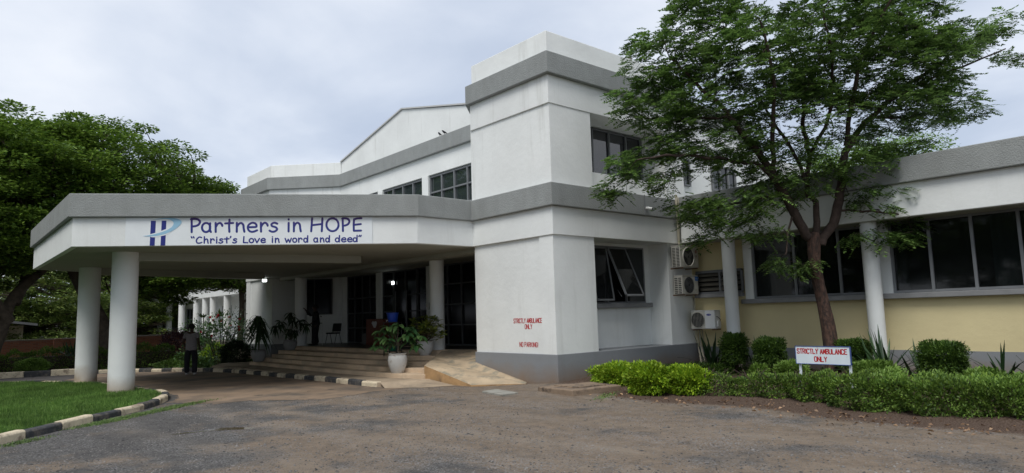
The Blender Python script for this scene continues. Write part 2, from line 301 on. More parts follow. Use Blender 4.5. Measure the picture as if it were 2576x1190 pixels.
def make_ground():
    def axis(a, b, st, far):
        c = [0.0]; k = st
        while c[-1] < far: k *= 1.35; c.append(c[-1]+k)
        c = np.array(c[1:]); return np.concatenate([a-c[::-1], np.arange(a, b, st), b+c])
    X = axis(-6, 20, 0.2, 900); Y = axis(-4, 36, 0.2, 900)
    gx, gy = np.meshgrid(X, Y); nx, ny = len(X), len(Y)
    n = np.sin(gx*1.7+np.sin(gy*1.3))*np.sin(gy*1.1+0.7*gx)*0.010+np.sin(gx*0.5+gy*0.31)*0.012
    Z = np.array([[gz(x, y) for x in X] for y in Y])+(n*0.04-0.002)*(np.hypot(gx, gy) < 60)
    sl = np.array([[x-soilx(y) if y < 12 else -9 for x in X] for y in Y])
    soil = np.clip((sl+0.35)/0.7, 0, 1)
    # mud drift heaped beside the ramp foot and the tower corner
    for (mx_, my_, r_, h_) in ((11.0, 11.3, 1.0, 0.05), (11.5, 11.1, 1.2, 0.06)):
        Z += h_*np.exp(-((gx-mx_)**2+(gy-my_)**2)/r_**2)
    dd = (gx-7.2)*0.62-(gy-13.0)*0.78*0.62
    brown = np.clip(0.5+((gx-4.6)*0.78-(gy-10.5)*0.62)/3.2, 0, 1)
    tp_ = np.array([(11, -1.0), (8.6, 2.2), (7.6, 5.5), (6.9, 9.0), (6.2, 12.5), (6.6, 16.5), (7.0, 21)]); tk = np.zeros_like(gx); ty_ = np.linspace(-1, 21, 120); txc = np.interp(ty_, tp_[:, 1], tp_[:, 0])
    xc = np.interp(gy, ty_, txc)
    for o_ in (-.95, .75, -3.6, -2.0): tk = np.maximum(tk, np.exp(-((gx-xc-o_)/.20)**2)*(gy > -2)*(gy < 15.5))
    V = np.stack([gx.ravel(), gy.ravel(), Z.ravel()], 1)
    i = np.arange(ny-1)[:, None]*nx+np.arange(nx-1)[None]; F = np.stack([i, i+1, i+nx+1, i+nx], -1).reshape(-1, 4)
    m, N, L, b = newmat('gravelly_drive'); b.inputs['Roughness'].default_value = 0.93; b.inputs['Specular IOR Level'].default_value = 0.25
    tc = N.new('ShaderNodeTexCoord')
    def tex(kind, sc_, det=6, ro=0.6, stretch=None):
        n = N.new(kind); n.inputs['Scale'].default_value = sc_
        if kind == 'ShaderNodeTexNoise': n.inputs['Detail'].default_value = det; n.inputs['Roughness'].default_value = ro
        if stretch:
            mp = N.new('ShaderNodeMapping'); mp.inputs['Scale'].default_value = stretch; mp.inputs['Rotation'].default_value = (0, 0, 0.7); L.new(tc.outputs['Object'], mp.inputs[0]); L.new(mp.outputs[0], n.inputs['Vector'])
        else: L.new(tc.outputs['Object'], n.inputs['Vector'])
        return n
    def mixc(f, a, c):
        x = N.new('ShaderNodeMix'); x.data_type = 'RGBA'
        if hasattr(f, 'default_value') or True: L.new(f, x.inputs[0])
        for s, v in ((6, a), (7, c)):
            if isinstance(v, tuple): x.inputs[s].default_value = (*v, 1)
            else: L.new(v, x.inputs[s])
        return x.outputs[2]
    def rg(s, a, c, lo=0., hi=1.):
        r = N.new('ShaderNodeMapRange'); r.inputs[1].default_value = a; r.inputs[2].default_value = c; r.inputs[3].default_value = lo; r.inputs[4].default_value = hi; L.new(s, r.inputs[0]); return r.outputs[0]
    at = N.new('ShaderNodeAttribute'); at.attribute_name = 'brown'; as_ = N.new('ShaderNodeAttribute'); as_.attribute_name = 'soil'
    big = tex('ShaderNodeTexNoise', 0.55, 8, 0.62); mid = tex('ShaderNodeTexNoise', 4.2, 12, 0.82, (1, 0.85, 1)); fine = tex('ShaderNodeTexNoise', 38, 4, 0.7)
    vor = tex('ShaderNodeTexVoronoi', 34); vor2 = tex('ShaderNodeTexVoronoi', 16)
    asph = mixc(rg(mid.outputs[0], 0.35, 0.68), (0.038, 0.038, 0.041), (0.095, 0.091, 0.088))
    dirt = mixc(rg(mid.outputs[0], 0.35, 0.66), (0.095, 0.074, 0.056), (0.245, 0.185, 0.132))
    a1 = N.new('ShaderNodeMath'); a1.operation = 'MULTIPLY_ADD'; a1.inputs[1].default_value = 2.2; L.new(rg(big.outputs[0], 0.3, 0.7, -0.5, 0.5), a1.inputs[0]); L.new(at.outputs['Fac'], a1.inputs[2])
    base = mixc(rg(a1.outputs[0], 0.15, 0.8), asph, dirt)
    atk = N.new('ShaderNodeAttribute'); atk.attribute_name = 'track'; tm_ = N.new('ShaderNodeMath'); tm_.operation = 'MULTIPLY'; L.new(atk.outputs['Fac'], tm_.inputs[0]); L.new(rg(big.outputs[0], 0.4, 0.62, 0.1, 0.75), tm_.inputs[1])
    base = mixc(tm_.outputs[0], base, (0.235, 0.19, 0.145))
    # grey chippings scattered in drifts
    chip = N.new('ShaderNodeMath'); chip.operation = 'MULTIPLY'; L.new(rg(vor.outputs['Distance'], 0.50, 0.34), chip.inputs[0])
    drift = tex('ShaderNodeTexNoise', 1.5, 5, 0.6, (1, 0.35, 1)); L.new(rg(drift.outputs[0], 0.44, 0.62, 0.08, 0.75), chip.inputs[1])
    cc = N.new('ShaderNodeMix'); cc.data_type = 'RGBA'; cc.inputs[0].default_value = 0.75; L.new(vor.outputs['Color'], cc.inputs[6]); cc.inputs[7].default_value = (0.30, 0.30, 0.31, 1)
    sat = N.new('ShaderNodeHueSaturation'); sat.inputs['Saturation'].default_value = 0.12; sat.inputs['Value'].default_value = 0.55; L.new(cc.outputs[2], sat.inputs['Color'])
    base = mixc(chip.outputs[0], base, sat.outputs[0])
    a2 = N.new('ShaderNodeMath'); a2.operation = 'ADD'; L.new(rg(mid.outputs[0], 0.3, 0.7, -0.35, 0.35), a2.inputs[0]); L.new(as_.outputs['Fac'], a2.inputs[1])
    earth = mixc(rg(fine.outputs[0], 0.35, 0.7), (0.045, 0.027, 0.019), (0.115, 0.068, 0.046))
    base = mixc(rg(a2.outputs[0], 0.4, 0.75), base, earth)
    sp = mixc(rg(fine.outputs[0], 0.42, 0.68, 0.0, 0.28), base, (0.27, 0.25, 0.215)); L.new(sp, b.inputs['Base Color'])
    h = N.new('ShaderNodeMath'); h.operation = 'MULTIPLY_ADD'; L.new(vor.outputs['Distance'], h.inputs[0]); h.inputs[1].default_value = -0.9; L.new(fine.outputs[0], h.inputs[2])
    h2 = N.new('ShaderNodeMath'); h2.operation = 'MULTIPLY_ADD'; L.new(mid.outputs[0], h2.inputs[0]); h2.inputs[1].default_value = 1.0; L.new(h.outputs[0], h2.inputs[2])
    bp = N.new('ShaderNodeBump'); bp.inputs['Strength'].default_value = 0.8; bp.inputs['Distance'].default_value = 0.02; L.new(h2.outputs[0], bp.inputs['Height']); L.new(bp.outputs[0], b.inputs['Normal'])
    o = mesh_np('ground', V, F, m)
    for nm, arr in (('brown', brown), ('soil', soil), ('track', tk)):
        a = o.data.attributes.new(nm, 'FLOAT', 'POINT'); a.data.foreach_set('value', arr.ravel().astype(np.float32))
    o.data.polygons.foreach_set('use_smooth', np.ones(len(o.data.polygons), bool))
    tag(o, kind='structure')
make_ground()

def ragged(poly, amp, step=0.35):
    out = []
    n = len(poly)
    for i in range(n):
        a = Vector(poly[i]); b = Vector(poly[(i+1) % n]); k = max(1, int((b-a).length/step)); nn = Vector(((b-a).y, -(b-a).x)).normalized()
        for j in range(k):
            out.append(tuple(a.lerp(b, j/k)+nn*random.uniform(-amp, amp)))
    return out
def fill_poly(poly, zf, name, mats, kind='structure', step=None):
    bm = bmesh.new(); vs = [bm.verts.new((p[0], p[1], 0)) for p in poly]
    f = bm.faces.new(vs); bmesh.ops.triangulate(bm, faces=[f])
    if step:
        bmesh.ops.subdivide_edges(bm, edges=[e for e in bm.edges if e.calc_length() > step*3], cuts=3, use_grid_fill=True)
        bmesh.ops.subdivide_edges(bm, edges=[e for e in bm.edges if e.calc_length() > step*2], cuts=2, use_grid_fill=True)
    for v in bm.verts: v.co.z = zf(v.co.x, v.co.y)
    bmesh.ops.recalc_face_normals(bm, faces=bm.faces)
    if sum(f.normal.z for f in bm.faces) < 0: bmesh.ops.reverse_faces(bm, faces=bm.faces)
    me = bpy.data.meshes.new(name); bm.to_mesh(me); bm.free(); me.materials.append(mats)
    o = bpy.data.objects.new(name, me); C.objects.link(o); tag(o, kind=kind); return o
# smooth brown screed under the canopy, with a broken outer edge
APRON = mat('brown_drive_screed', (0.225, 0.165, 0.115), 0.8, var=0.25, vscale=0.9, bump=0.3, bscale=35, dirt=(0.10, 0.085, 0.07), dscale=0.8, dlo=0.46, dhi=0.66)
ap = [(4.1, 16.5), (4.35, 15.75), (4.75, 15.3), (5.4, 15.25), (6.0, 14.6), (6.7, 14.0), (7.5, 14.3), (8.1, 14.45), (9.0, 14.6), (9.6, 14.1), (10.2, 13.2), (10.2, 15.4), (8.6, 15.5), (8.6, 25.9), (8.3, 27.3), (7.6, 28.9), (6.6, 30.6), (5.2, 32.0), (3.0, 30.4), (3.9, 27.6), (4.6, 23.9), (4.7, 20), (4.7, 18.0), (4.5, 17.2)]
APP = ragged(ap[:12], 0.07, 0.3)[:-3] + ap[11:]
def clipped_sheet(poly, zf, name, m, st=0.1, jit=.035):
    P = np.array(poly); X = np.arange(P[:, 0].min()-.2, P[:, 0].max()+.2, st); Y = np.arange(P[:, 1].min()-.2, P[:, 1].max()+.2, st); gx, gy = np.meshgrid(X, Y); nx = len(X)
    inn = in_poly(gx[:-1, :-1].ravel()+st/2, gy[:-1, :-1].ravel()+st/2, poly)
    jx = gx+rng.uniform(-jit, jit, gx.shape); jy = gy+rng.uniform(-jit, jit, gx.shape); V = np.stack([jx.ravel(), jy.ravel(), [zf(x, y) for x, y in zip(jx.ravel(), jy.ravel())]], 1)
    i = (np.arange(len(Y)-1)[:, None]*nx+np.arange(nx-1)[None]).ravel()[inn]; F = np.stack([i, i+1, i+nx+1, i+nx], 1); u, inv = np.unique(F, return_inverse=True)
    return tag(mesh_np(name, V[u], inv.reshape(F.shape), m, smooth=True), kind='structure')
def in_poly(x, y, poly):
    c = np.zeros(x.shape, bool); n = len(poly)
    for i in range(n):
        x0, y0 = poly[i]; x1, y1 = poly[(i+1) % n]
        if y0 == y1: continue
        c ^= ((y0 > y) != (y1 > y)) & (x < (x1-x0)*(y-y0)/(y1-y0)+x0)
    return c
clipped_sheet(APP, lambda x, y: gz(x, y)+0.003, 'driveway', APRON)
# far stretch of road beyond the lawn
ROADM = mat('dark_asphalt', (0.075, 0.068, 0.065), 0.9, var=0.25, vscale=1.2, bump=0.4, bscale=60)
fill_poly([(-14, 30.2), (-2.5, 29.9), (0.6, 29.2), (2.4, 28.1), (3.2, 27.0), (5.2, 31.8), (4.4, 32.9), (2.8, 33.7), (-2, 34.8), (-14, 35)], lambda x, y: gz(x, y)+0.004, 'road', ROADM, step=0.7)
# raised landing strip between kerb and steps
LANDM = mat('landing_screed', (0.36, 0.285, 0.205), 0.85, var=0.2, vscale=1.5, bump=0.3, dirt=(0.14, 0.125, 0.10), dscale=1.2)
def kerb_line(pts, z, name, lens=0.95, wd=0.16, hh=0.13, start=0, inner_side=1):
    """kerb stones painted in turn cream and black, one stone after the other along the line"""
    P = [Vector(p) for p in pts]; seg = [(P[i+1]-P[i]).length for i in range(len(P)-1)]; tot = sum(seg)
    def at(s):
        s = max(0, min(tot, s))
        for i, l in enumerate(seg):
            if s <= l or i == len(seg)-1: return P[i].lerp(P[i+1], s/l)
            s -= l
    n = max(1, round(tot/lens)); st = tot/n; mb = MB()
    for k in range(n):
        a = at(k*st+0.006); b = at((k+1)*st-0.006); mid_ = at((k+0.5)*st)
        dz = random.uniform(-0.012, 0.012); mi = (k+start) % 2
        pl = [a, mid_, b]; ve = []
        for q, p in enumerate(pl):
            d = (pl[min(q+1, 2)]-pl[max(q-1, 0)]).normalized(); nr = Vector((d.y, -d.x))*inner_side; g = z(p.x, p.y)+dz+random.uniform(-.006, .006)
            c = 0.03
            prof = ((0, -0.1), (0, hh-c), (c, hh), (wd, hh), (wd, -0.1))
            for (o_, h_) in prof: ve.append((p.x-nr.x*o_, p.y-nr.y*o_, g+h_))
        fs = []
        for q in range(2):
            for j in range(4): fs.append((q*5+j, q*5+j+1, (q+1)*5+j+1, (q+1)*5+j))
        fs += [(4, 3, 2, 1, 0), (10, 11, 12, 13, 14)]
        mb.add(ve, fs, mi)
    return tag(mb.build(name, [KW, KB], bevel=0.012), kind='structure')
lk = [(-0.2, 11.5), (0.42, 12.3)] + LAWN[1:]
kerb_line([(-1.4, 10.2)]+lk, gz, 'kerb', 0.82, start=0)
kerb_line([(8.62, 15.35), (8.52, 16.4), (8.45, 20), (8.42, 24.2), (8.35, 25.6), (8.05, 26.9), (7.6, 28.4), (6.95, 30.3), (5.9, 32.2), (4.9, 32.9)], gz, 'kerb', 0.66, start=0, inner_side=-1)
kerb_line([(4.7, 32.75), (3.6, 33.45), (2.5, 33.95), (-1.5, 34.9), (-14, 35.1)], lambda x, y: gz(x, y)+0.06, 'kerb', 0.95, hh=0.18, inner_side=-1)
mb = MB(); mb.prism([(8.66, 15.2), (9.95, 14.95), (11.2, 16.2), (11.2, 29.3), (10.2, 29.0), (9.1, 28.6), (8.3, 27.3), (8.55, 25.7), (8.6, 20)], -0.2, 0.105, 0)
mb.add([(8.66,15.2,.104),(9.95,14.95,.104),(10.0,13.9,.005),(9.2,14.2,.005),(8.6,14.9,.005)], [(0,4,3,2,1)], 0)
tag(mb.build('pavement', LANDM), kind='structure')
# ------------------------------------------------------------------ lawn
LSOIL = mat('lawn_soil', (0.035, 0.07, 0.02), 0.95, var=0.4, vscale=5)
fill_poly([p for p in LAWN_POLY], lambda x, y: gz(x, y)+0.06, 'lawn_ground', LSOIL, step=1.0)
def in_poly(x, y, poly):
    c = np.zeros(x.shape, bool); n = len(poly)
    for i in range(n):
        x0, y0 = poly[i]; x1, y1 = poly[(i+1) % n]
        if y0 == y1: continue
        c ^= ((y0 > y) != (y1 > y)) & (x < (x1-x0)*(y-y0)/(y1-y0)+x0)
    return c
def blades(x, y, z, h, wd, lean=0.5):
    n = len(x); a = rng.uniform(0, 2*np.pi, n); l = rng.uniform(0.1, lean, n)*h; la = rng.uniform(0, 2*np.pi, n)
    dx, dy = np.cos(a)*wd/2, np.sin(a)*wd/2
    b0 = np.stack([x-dx, y-dy, z], 1); b1 = np.stack([x+dx, y+dy, z], 1)
    m0 = np.stack([x-dx*.8+np.cos(la)*l*.35, y-dy*.8+np.sin(la)*l*.35, z+h*.6], 1); m1 = np.stack([x+dx*.8+np.cos(la)*l*.35, y+dy*.8+np.sin(la)*l*.35, z+h*.6], 1)
    t = np.stack([x+np.cos(la)*l, y+np.sin(la)*l, z+h], 1)
    V = np.stack([b0, b1, m1, m0, t], 1).reshape(-1, 3); i = np.arange(n)*5
    Fq = np.stack([i, i+1, i+2, i+3], 1); Ft = np.stack([i+3, i+2, i+4, i+4], 1)
    return V, Fq, np.stack([i+3, i+2, i+4], 1)
def grass(name, poly, n, hr, wd, m, zf, xr, yr, label=None, margin=None):
    x = rng.uniform(*xr, n); y = rng.uniform(*yr, n); k = in_poly(x, y, poly)
    x, y = x[k], y[k]; tuft = 0.75+0.5*(np.sin(x*3.1+np.sin(y*2.3)*2)*np.sin(y*2.7+x) > -0.2)*rng.uniform(0.4, 1, len(x))
    z = np.array([zf(a, b) for a, b in zip(x, y)]); h = rng.uniform(*hr, len(x))*tuft
    V, Fq, Ft = blades(x, y, z, h, wd)
    F = np.concatenate([np.stack([Fq[:, 0], Fq[:, 1], Fq[:, 2]], 1), np.stack([Fq[:, 0], Fq[:, 2], Fq[:, 3]], 1), Ft])
    o = mesh_np(name, V, F, m); return tag(o, label, 'grass', kind='stuff')
GRASSM = leafmat('grass_blade', (0.05, 0.13, 0.022), (0.19, 0.32, 0.07), 0.35, rough=0.6)
inner = offset_poly(LAWN_POLY, -0.17)
vis = [(-9, 2), (-1.6, 11)]+inner
grass('grass', inner, 230000, (0.05, 0.11), 0.009, GRASSM, lambda x, y: gz(x, y)+0.055, (-2.5, 4.6), (11.2, 29.5), 'green lawn of long grass inside the black and cream kerb')
# weeds creeping along the kerb foot
wx = []; 
for a, b_, cx_, cy_, n_ in ((2.55, 14.25, .35, .25, 1500), (3.55, 15.1, .6, .45, 3200), (4.3, 15.75, .4, .25, 1100), (1.2, 12.85, .25, .2, 500), (10.75, 9.55, .45, .25, 700)):
    p = rng.normal(0, 1, (n_, 2))@np.array([[cx_*.8, cy_*.8], [-.05, .06]])+[a, b_]; wx.append(p)
p = np.concatenate(wx)
V, Fq, Ft = blades(p[:, 0], p[:, 1], np.zeros(len(p))-0.015, rng.uniform(0.015, 0.05, len(p)), 0.02, 2.2)
F = np.concatenate([np.stack([Fq[:, 0], Fq[:, 1], Fq[:, 2]], 1), np.stack([Fq[:, 0], Fq[:, 2], Fq[:, 3]], 1), Ft])
WEEDM = leafmat('weed_leaf', (0.07, 0.14, 0.04), (0.20, 0.28, 0.09), 0.3)
tag(mesh_np('weeds', V, F, WEEDM), 'low green weeds creeping along the foot of the kerb', 'weeds', kind='stuff')
# ------------------------------------------------------------------ loose stones, fallen leaves
def stones(name, P, S, m, label, cat):
    ico = np.array([(1,0,0),(-1,0,0),(0,1,0),(0,-1,0),(0,0,1),(0,0,-.6)], float)
    fc = np.array([(0,2,4),(2,1,4),(1,3,4),(3,0,4),(2,0,5),(1,2,5),(3,1,5),(0,3,5)])
    n = len(P); V = ico[None]*rng.uniform(0.55, 1.15, (n, 6, 1))*S[:, None, None]*np.array([1, .8, .5]); a = rng.uniform(0, 6.28, n)
    ca, sa = np.cos(a)[:, None], np.sin(a)[:, None]; V = np.stack([V[..., 0]*ca-V[..., 1]*sa, V[..., 0]*sa+V[..., 1]*ca, V[..., 2]], -1)+P[:, None]
    F = (fc[None]+np.arange(n)[:, None, None]*6).reshape(-1, 3); o = mesh_np(name, V.reshape(-1, 3), F, m); return tag(o, label, cat, kind='stuff')
STONEM = leafmat('grey_chipping', (0.04, 0.04, 0.042), (0.21, 0.20, 0.19), 0.0, rough=0.9)
n = 110000; d = rng.uniform(3.0, 17, n); th = YAW+rng.uniform(-0.72, 0.72, n); x = d*np.cos(th); y = d*np.sin(th)
den = np.sin(x*1.3+1.7*np.sin(y*.9))*np.sin(y*1.5-x*.6)+0.8*(y > x*1.15)
k = (den > rng.uniform(-1.4, 1.1, n)) & ~in_poly(x, y, offset_poly(LAWN_POLY, 0.05)) & ~in_poly(x, y, ap) & (x < 10.6) & ~((y > 14.7) & (x > 8.2))
x, y, d = x[k], y[k], d[k]
stones('gravel', np.stack([x, y, np.array([gz(a, b) for a, b in zip(x, y)])-0.003], 1), rng.gamma(2.0, 0.0042, len(x))+0.004, STONEM, 'loose grey chippings strewn over the driveway', 'gravel')
# ------------------------------------------------------------------ puddle and slabs
PUD = mat('puddle_water', (0.085, 0.066, 0.040), 0.06, spec=0.45)
tag(fill_poly([(2.95, 11.72), (3.2, 11.76), (3.35, 11.70), (3.5, 11.78), (3.75, 11.80), (3.95, 11.62), (4.15, 11.32), (4.05, 11.25), (3.85, 11.38), (3.6, 11.52), (3.3, 11.60)], lambda x, y: 0.0, 'puddle', PUD), kind='structure')

# ------------------------------------------------------------------ main building
main = thing('hospital_building', 'white two storey hospital entrance block with grey roughcast bands, steps and a columned canopy', 'building')
def part(mb, name, mats, parent=main, **k): return mb.build(name, mats, parent, **k)
def wbox(name, m, *b, parent=main, bevel=0): return MB().box(*b).build(name, m, parent, bevel=bevel)
YC = 22.15
# lower storey ------------------------------------------------------
mb = MB(); mb.box(11.22, 16.95, 11.50, 14.65, -0.4, 0.74); part(mb, 'plinth', GREYBASE, bevel=0.012)
mb = MB()
mb.box(11.23, 12.68, 11.52, 12.0, 0.741, 3.58)                 # corner pier, front
mb.box(11.27, 12.66, 12.0, 14.63, 0.741, 3.58)                 # slightly sunk panel of the side
mb.box(12.66, 13.2, 12.3, 14.6, 0.741, 3.58); mb.box(13.2, 15.62, 12.3, 14.6, 0.741, 1.93); mb.box(13.2, 15.62, 12.3, 14.6, 3.5, 3.58)
mb.box(13.2, 15.62, 14.2, 14.6, 1.93, 3.5); mb.box(15.62, 15.82, 12.3, 14.6, 0.741, 3.58); mb.box(15.82, 16.95, 11.6, 14.6, 0.741, 3.58)
part(mb, 'wall', WHITE)
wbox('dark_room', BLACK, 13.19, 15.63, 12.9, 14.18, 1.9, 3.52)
wbox('window_sill', SILL, 12.69, 15.72, 12.12, 12.32, 1.80, 1.925, bevel=0.02)
LOW = [(11.23, 11.51), (16.95, 11.51), (24, 11.51), (24, 32.8), (16.7, 32.6), (11.23, 32.05), (11.23, 29.9), (9.35, 29.9), (2.5, 26.2), (2.5, 18.65), (9.4, 14.6), (11.23, 14.63)]
fas = MB(); fas.prism(offset_poly(LOW, 0.03), 3.58, 4.27); part(fas, 'fascia', WHITE, bevel=0.01)
bn = MB(); bn.prism(offset_poly(LOW, 0.13), 4.27, 4.83); part(bn, 'roof_band', BAND, bevel=0.02)
# soffit skin under canopy and porch, with down-stand beams
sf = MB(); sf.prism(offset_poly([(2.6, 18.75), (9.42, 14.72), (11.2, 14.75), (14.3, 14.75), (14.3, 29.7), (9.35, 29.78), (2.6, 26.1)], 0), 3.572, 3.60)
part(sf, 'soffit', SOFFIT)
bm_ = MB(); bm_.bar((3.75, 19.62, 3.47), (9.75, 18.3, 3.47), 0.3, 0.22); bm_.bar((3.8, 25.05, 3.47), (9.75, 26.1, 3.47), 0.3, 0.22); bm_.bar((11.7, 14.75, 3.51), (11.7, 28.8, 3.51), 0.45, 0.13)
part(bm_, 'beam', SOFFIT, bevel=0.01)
def column(x, y, z0, z1, r, parent, m=COLW, name='column'):
    mb = MB(); mb.lathe([(r*1.01, z0), (r, z0+0.1), (r, (z0+z1)/2), (r, z1)], (x, y, 0), 36); return mb.build(name, m, parent, smooth=True)
column(3.78, 19.55, -0.15, 3.58, 0.305, main); column(3.86, 25.05, -0.25, 3.58, 0.305, main)
column(12.0, 17.55, 0.55, 3.47, 0.225, main); column(11.62, 26.85, 0.55, 3.47, 0.235, main)
# left hand block (mirror image)
wbox('plinth', GREYBASE, 11.22, 16.9, 29.0, 32.1, -0.6, 0.74, bevel=0.012)
mb = MB(); mb.box(11.27, 16.9, 29.02, 31.6, 0.741, 3.58); mb.box(11.23, 16.9, 31.6, 32.07, 0.741, 3.58); part(mb, 'wall', WHITE)
# porch back walls
mb = MB(); mb.prism([(13.9, 27.3), (14.3, 27.3), (14.3, 29.6), (12.2, 29.3), (13.72, 27.72), (13.9, 27.72)], 0.6, 3.58); part(mb, 'porch_wall', WHITE)
wbox('pilaster', WHITE, 13.85, 14.3, 24.25, 24.65, 0.6, 3.58); wbox('pilaster', WHITE, 13.85, 14.3, 20.55, 20.95, 0.6, 3.58)
def framed_window(name, a, b, z0, z1, cols, rows, fw=0.05, depth=0.07, fm=FRAME, gm=GLASS, out=None, parent=main):
    """window from plan point a to plan point b; cols / rows are lists of fractions or a count"""
    a = Vector((*a, 0)); b = Vector((*b, 0)); d = (b-a); n = Vector((d.y, -d.x, 0)).normalized()
    if out and n.dot(Vector((*out, 0))) < 0: n = -n
    cols = [i/cols for i in range(cols+1)] if isinstance(cols, int) else cols
    rows = [i/rows for i in range(rows+1)] if isinstance(rows, int) else rows
    mb = MB(); du = d.normalized()
    for i, c_ in enumerate(cols):
        o_ = fw/2 if i == 0 else (-fw/2 if i == len(cols)-1 else 0); p = a+d*c_+du*o_+n*depth/2
        vs = []
        mb.bar((p.x, p.y, z0), (p.x, p.y, z1), fw, fw) if False else None
        hx = du*fw/2; hn = n*depth/2
        P = [p-hx-hn, p+hx-hn, p+hx+hn, p-hx+hn]
        mb.add([(q.x, q.y, z0) for q in P]+[(q.x, q.y, z1) for q in P], [(3,2,1,0),(4,5,6,7),(0,1,5,4),(1,2,6,5),(2,3,7,6),(3,0,4,7)])
    for i, r_ in enumerate(rows):
        z = z0+(z1-z0)*r_; z = z+fw/2 if i == 0 else (z-fw/2 if i == len(rows)-1 else z)
        for j in range(len(cols)-1):
            s = a+d*cols[j]+du*(fw if j == 0 else fw/2)+n*(depth/2-0.004); e = a+d*cols[j+1]-du*(fw if j == len(cols)-2 else fw/2)+n*(depth/2-0.004)
            mb.bar((s.x, s.y, z), (e.x, e.y, z), depth-0.008, fw*0.9)
    w = mb.build(name, fm, parent)
    g = MB(); off = n*0.015; s = a+off; e = b+off; s2 = a+off*0.2; e2 = b+off*0.2
    g.add([(s.x,s.y,z0),(e.x,e.y,z0),(e.x,e.y,z1),(s.x,s.y,z1),(s2.x,s2.y,z0),(e2.x,e2.y,z0),(e2.x,e2.y,z1),(s2.x,s2.y,z1)], [(0,1,2,3),(7,6,5,4),(0,4,5,1),(1,5,6,2),(2,6,7,3),(3,7,4,0)])
    g.build('pane', gm, w); return w
framed_window('window', (12.55, 28.86), (13.52, 27.89), 1.95, 3.52, [0, .42, 1], 1, fm=DFRAME, gm=DOORGLASS, out=(-1, -1))
framed_window('entrance_glazing', (14.0, 27.3), (14.0, 24.65), 0.7, 3.56, 4, [0, .22, .44, .66, 1], 0.055, fm=DFRAME, gm=DOORGLASS, out=(-1, 0))
framed_window('entrance_glazing', (14.0, 24.25), (14.0, 20.95), 0.7, 3.56, [0, .25, .27, .52, .76, .78, 1], [0, .44, .66, 1], 0.05, fm=DFRAME, gm=DOORGLASS, out=(-1, 0))
framed_window('entrance_glazing', (14.0, 20.55), (14.0, 15.6), 0.7, 3.56, 6, 4, 0.055, fm=DFRAME, gm=DOORGLASS, out=(-1, 0))
door = MB(); door.box(13.90, 13.93, 22.35, 23.2, 0.72, 2.75); d_ = door.build('door', DOORGLASS, main)
hb = MB(); hb.box(13.87, 13.9, 22.4, 22.44, 1.5, 2.0); hb.box(13.875, 13.9, 22.35, 22.40, 0.72, 2.75); hb.box(13.875, 13.9, 23.15, 23.2, 0.72, 2.75); hb.build('door_frame', FRAME, d_)
# steps and porch floor
LV = [.105, .22, .34, .46, .58, .70]
EDGE = [[(9.42, 26.45), (9.42, 19), (9.62, 16.0), (9.95, 15.2), (11.2, 15.2)], [(9.83, 26.25), (9.83, 19), (9.96, 16.25), (10.35, 15.6), (11.2, 15.6)], [(10.18, 26.20), (10.2, 19), (10.48, 16.6), (10.85, 16.1), (11.2, 16.1)],
        [(10.55, 26.5), (10.62, 19), (11.02, 16.95), (11.3, 16.5), (11.4, 16.4)], [(11.24, 27.1), (11.28, 19), (11.72, 17.2), (12.0, 16.9), (12.2, 16.6)]]
mb = MB()
for k, e in enumerate(EDGE):
    poly = e + [(14.0+.004*k, e[-1][1]), (14.0+.004*k, e[0][1])] if k < 4 else e+[(14.02, e[-1][1]), (14.02, 27.4), (12.9, 28.95), (12.6, 28.95)]
    mb.prism(poly, LV[k]-0.02 if k else 0.0, LV[k+1]-0.0005*(4-k), 0)
part(mb, 'steps', STEP, bevel=0.012)
mb = MB(); mb.prism([(11.5, 27.15), (11.65, 19), (12.3, 17.4), (12.5, 14.7), (14.0, 14.7), (14.0, 27.4), (12.8, 28.8), (12.7, 28.8)], 0.69, 0.704); part(mb, 'porch_floor', TILE)
# access ramp beside the tower
top = [(10.0, 15.22, .44), (11.22, 14.95, .50), (12.42, 16.2, .708), (11.95, 17.2, .706)]
low = [(10.08, 13.35, .04), (11.10, 12.50, .03), (11.215, 12.6, .05)]
V_ = [low[0], low[1], low[2], (11.215, 14.64, .47), (12.6, 15.9, .708), (11.95, 17.2, .706), (10.9, 16.15, .565), (9.98, 15.24, .44)]
mb = MB(); n_ = len(V_); mb.add([(x, y, z) for x, y, z in V_]+[(x, y, -0.15) for x, y, z in V_], [tuple(range(n_))], 0)
mb.f += [(i, i+n_, (i+1) % n_+n_, (i+1) % n_) for i in range(n_)]; mb.m += [1]*n_
part(mb, 'ramp', [RAMPM, RAMPS])
# upper storey ------------------------------------------------------
mb = MB(); mb.box(11.27, 12.74, 11.53, 14.7, 4.83, 6.83); mb.box(12.74, 12.95, 12.42, 14.7, 4.83, 6.83)
mb.box(12.95, 15.9, 12.42, 14.7, 4.83, 5.42); mb.box(12.74, 15.9, 11.62, 12.42, 4.83, 5.30); mb.box(15.9, 16.8, 11.6, 14.7, 4.83, 6.83); mb.box(12.95, 15.9, 12.6, 14.7, 5.42, 6.83); mb.box(16.8, 21.0, 11.95, 14.7, 4.83, 6.83)
mb.prism([(12.7, 14.65), (13.75, 16.9), (13.75, 27.35), (11.45, 29.65), (11.45, 32.6), (16.7, 32.6), (20.9, 32.6), (20.9, 14.65)], 4.83, 6.83)
part(mb, 'upper_wall', UPWHITE)
wbox('window_sill', SILL, 12.75, 15.88, 12.28, 12.43, 5.38, 5.46, bevel=0.01)
framed_window('window', (12.96, 12.42), (15.86, 12.42), 5.46, 6.80, [0, .26, .50, .755, 1], 1, 0.045, out=(0, -1), gm=glassmat('upper_dark_glass', (0.02, 0.022, 0.028), 0.04, 0.9))
UP = [(11.23, 11.51), (16.85, 11.51), (16.86, 11.9), (21.0, 11.9), (21.0, 32.8), (11.30, 32.8), (11.30, 29.58), (13.62, 27.27), (13.62, 17.0), (11.23, 14.65)]
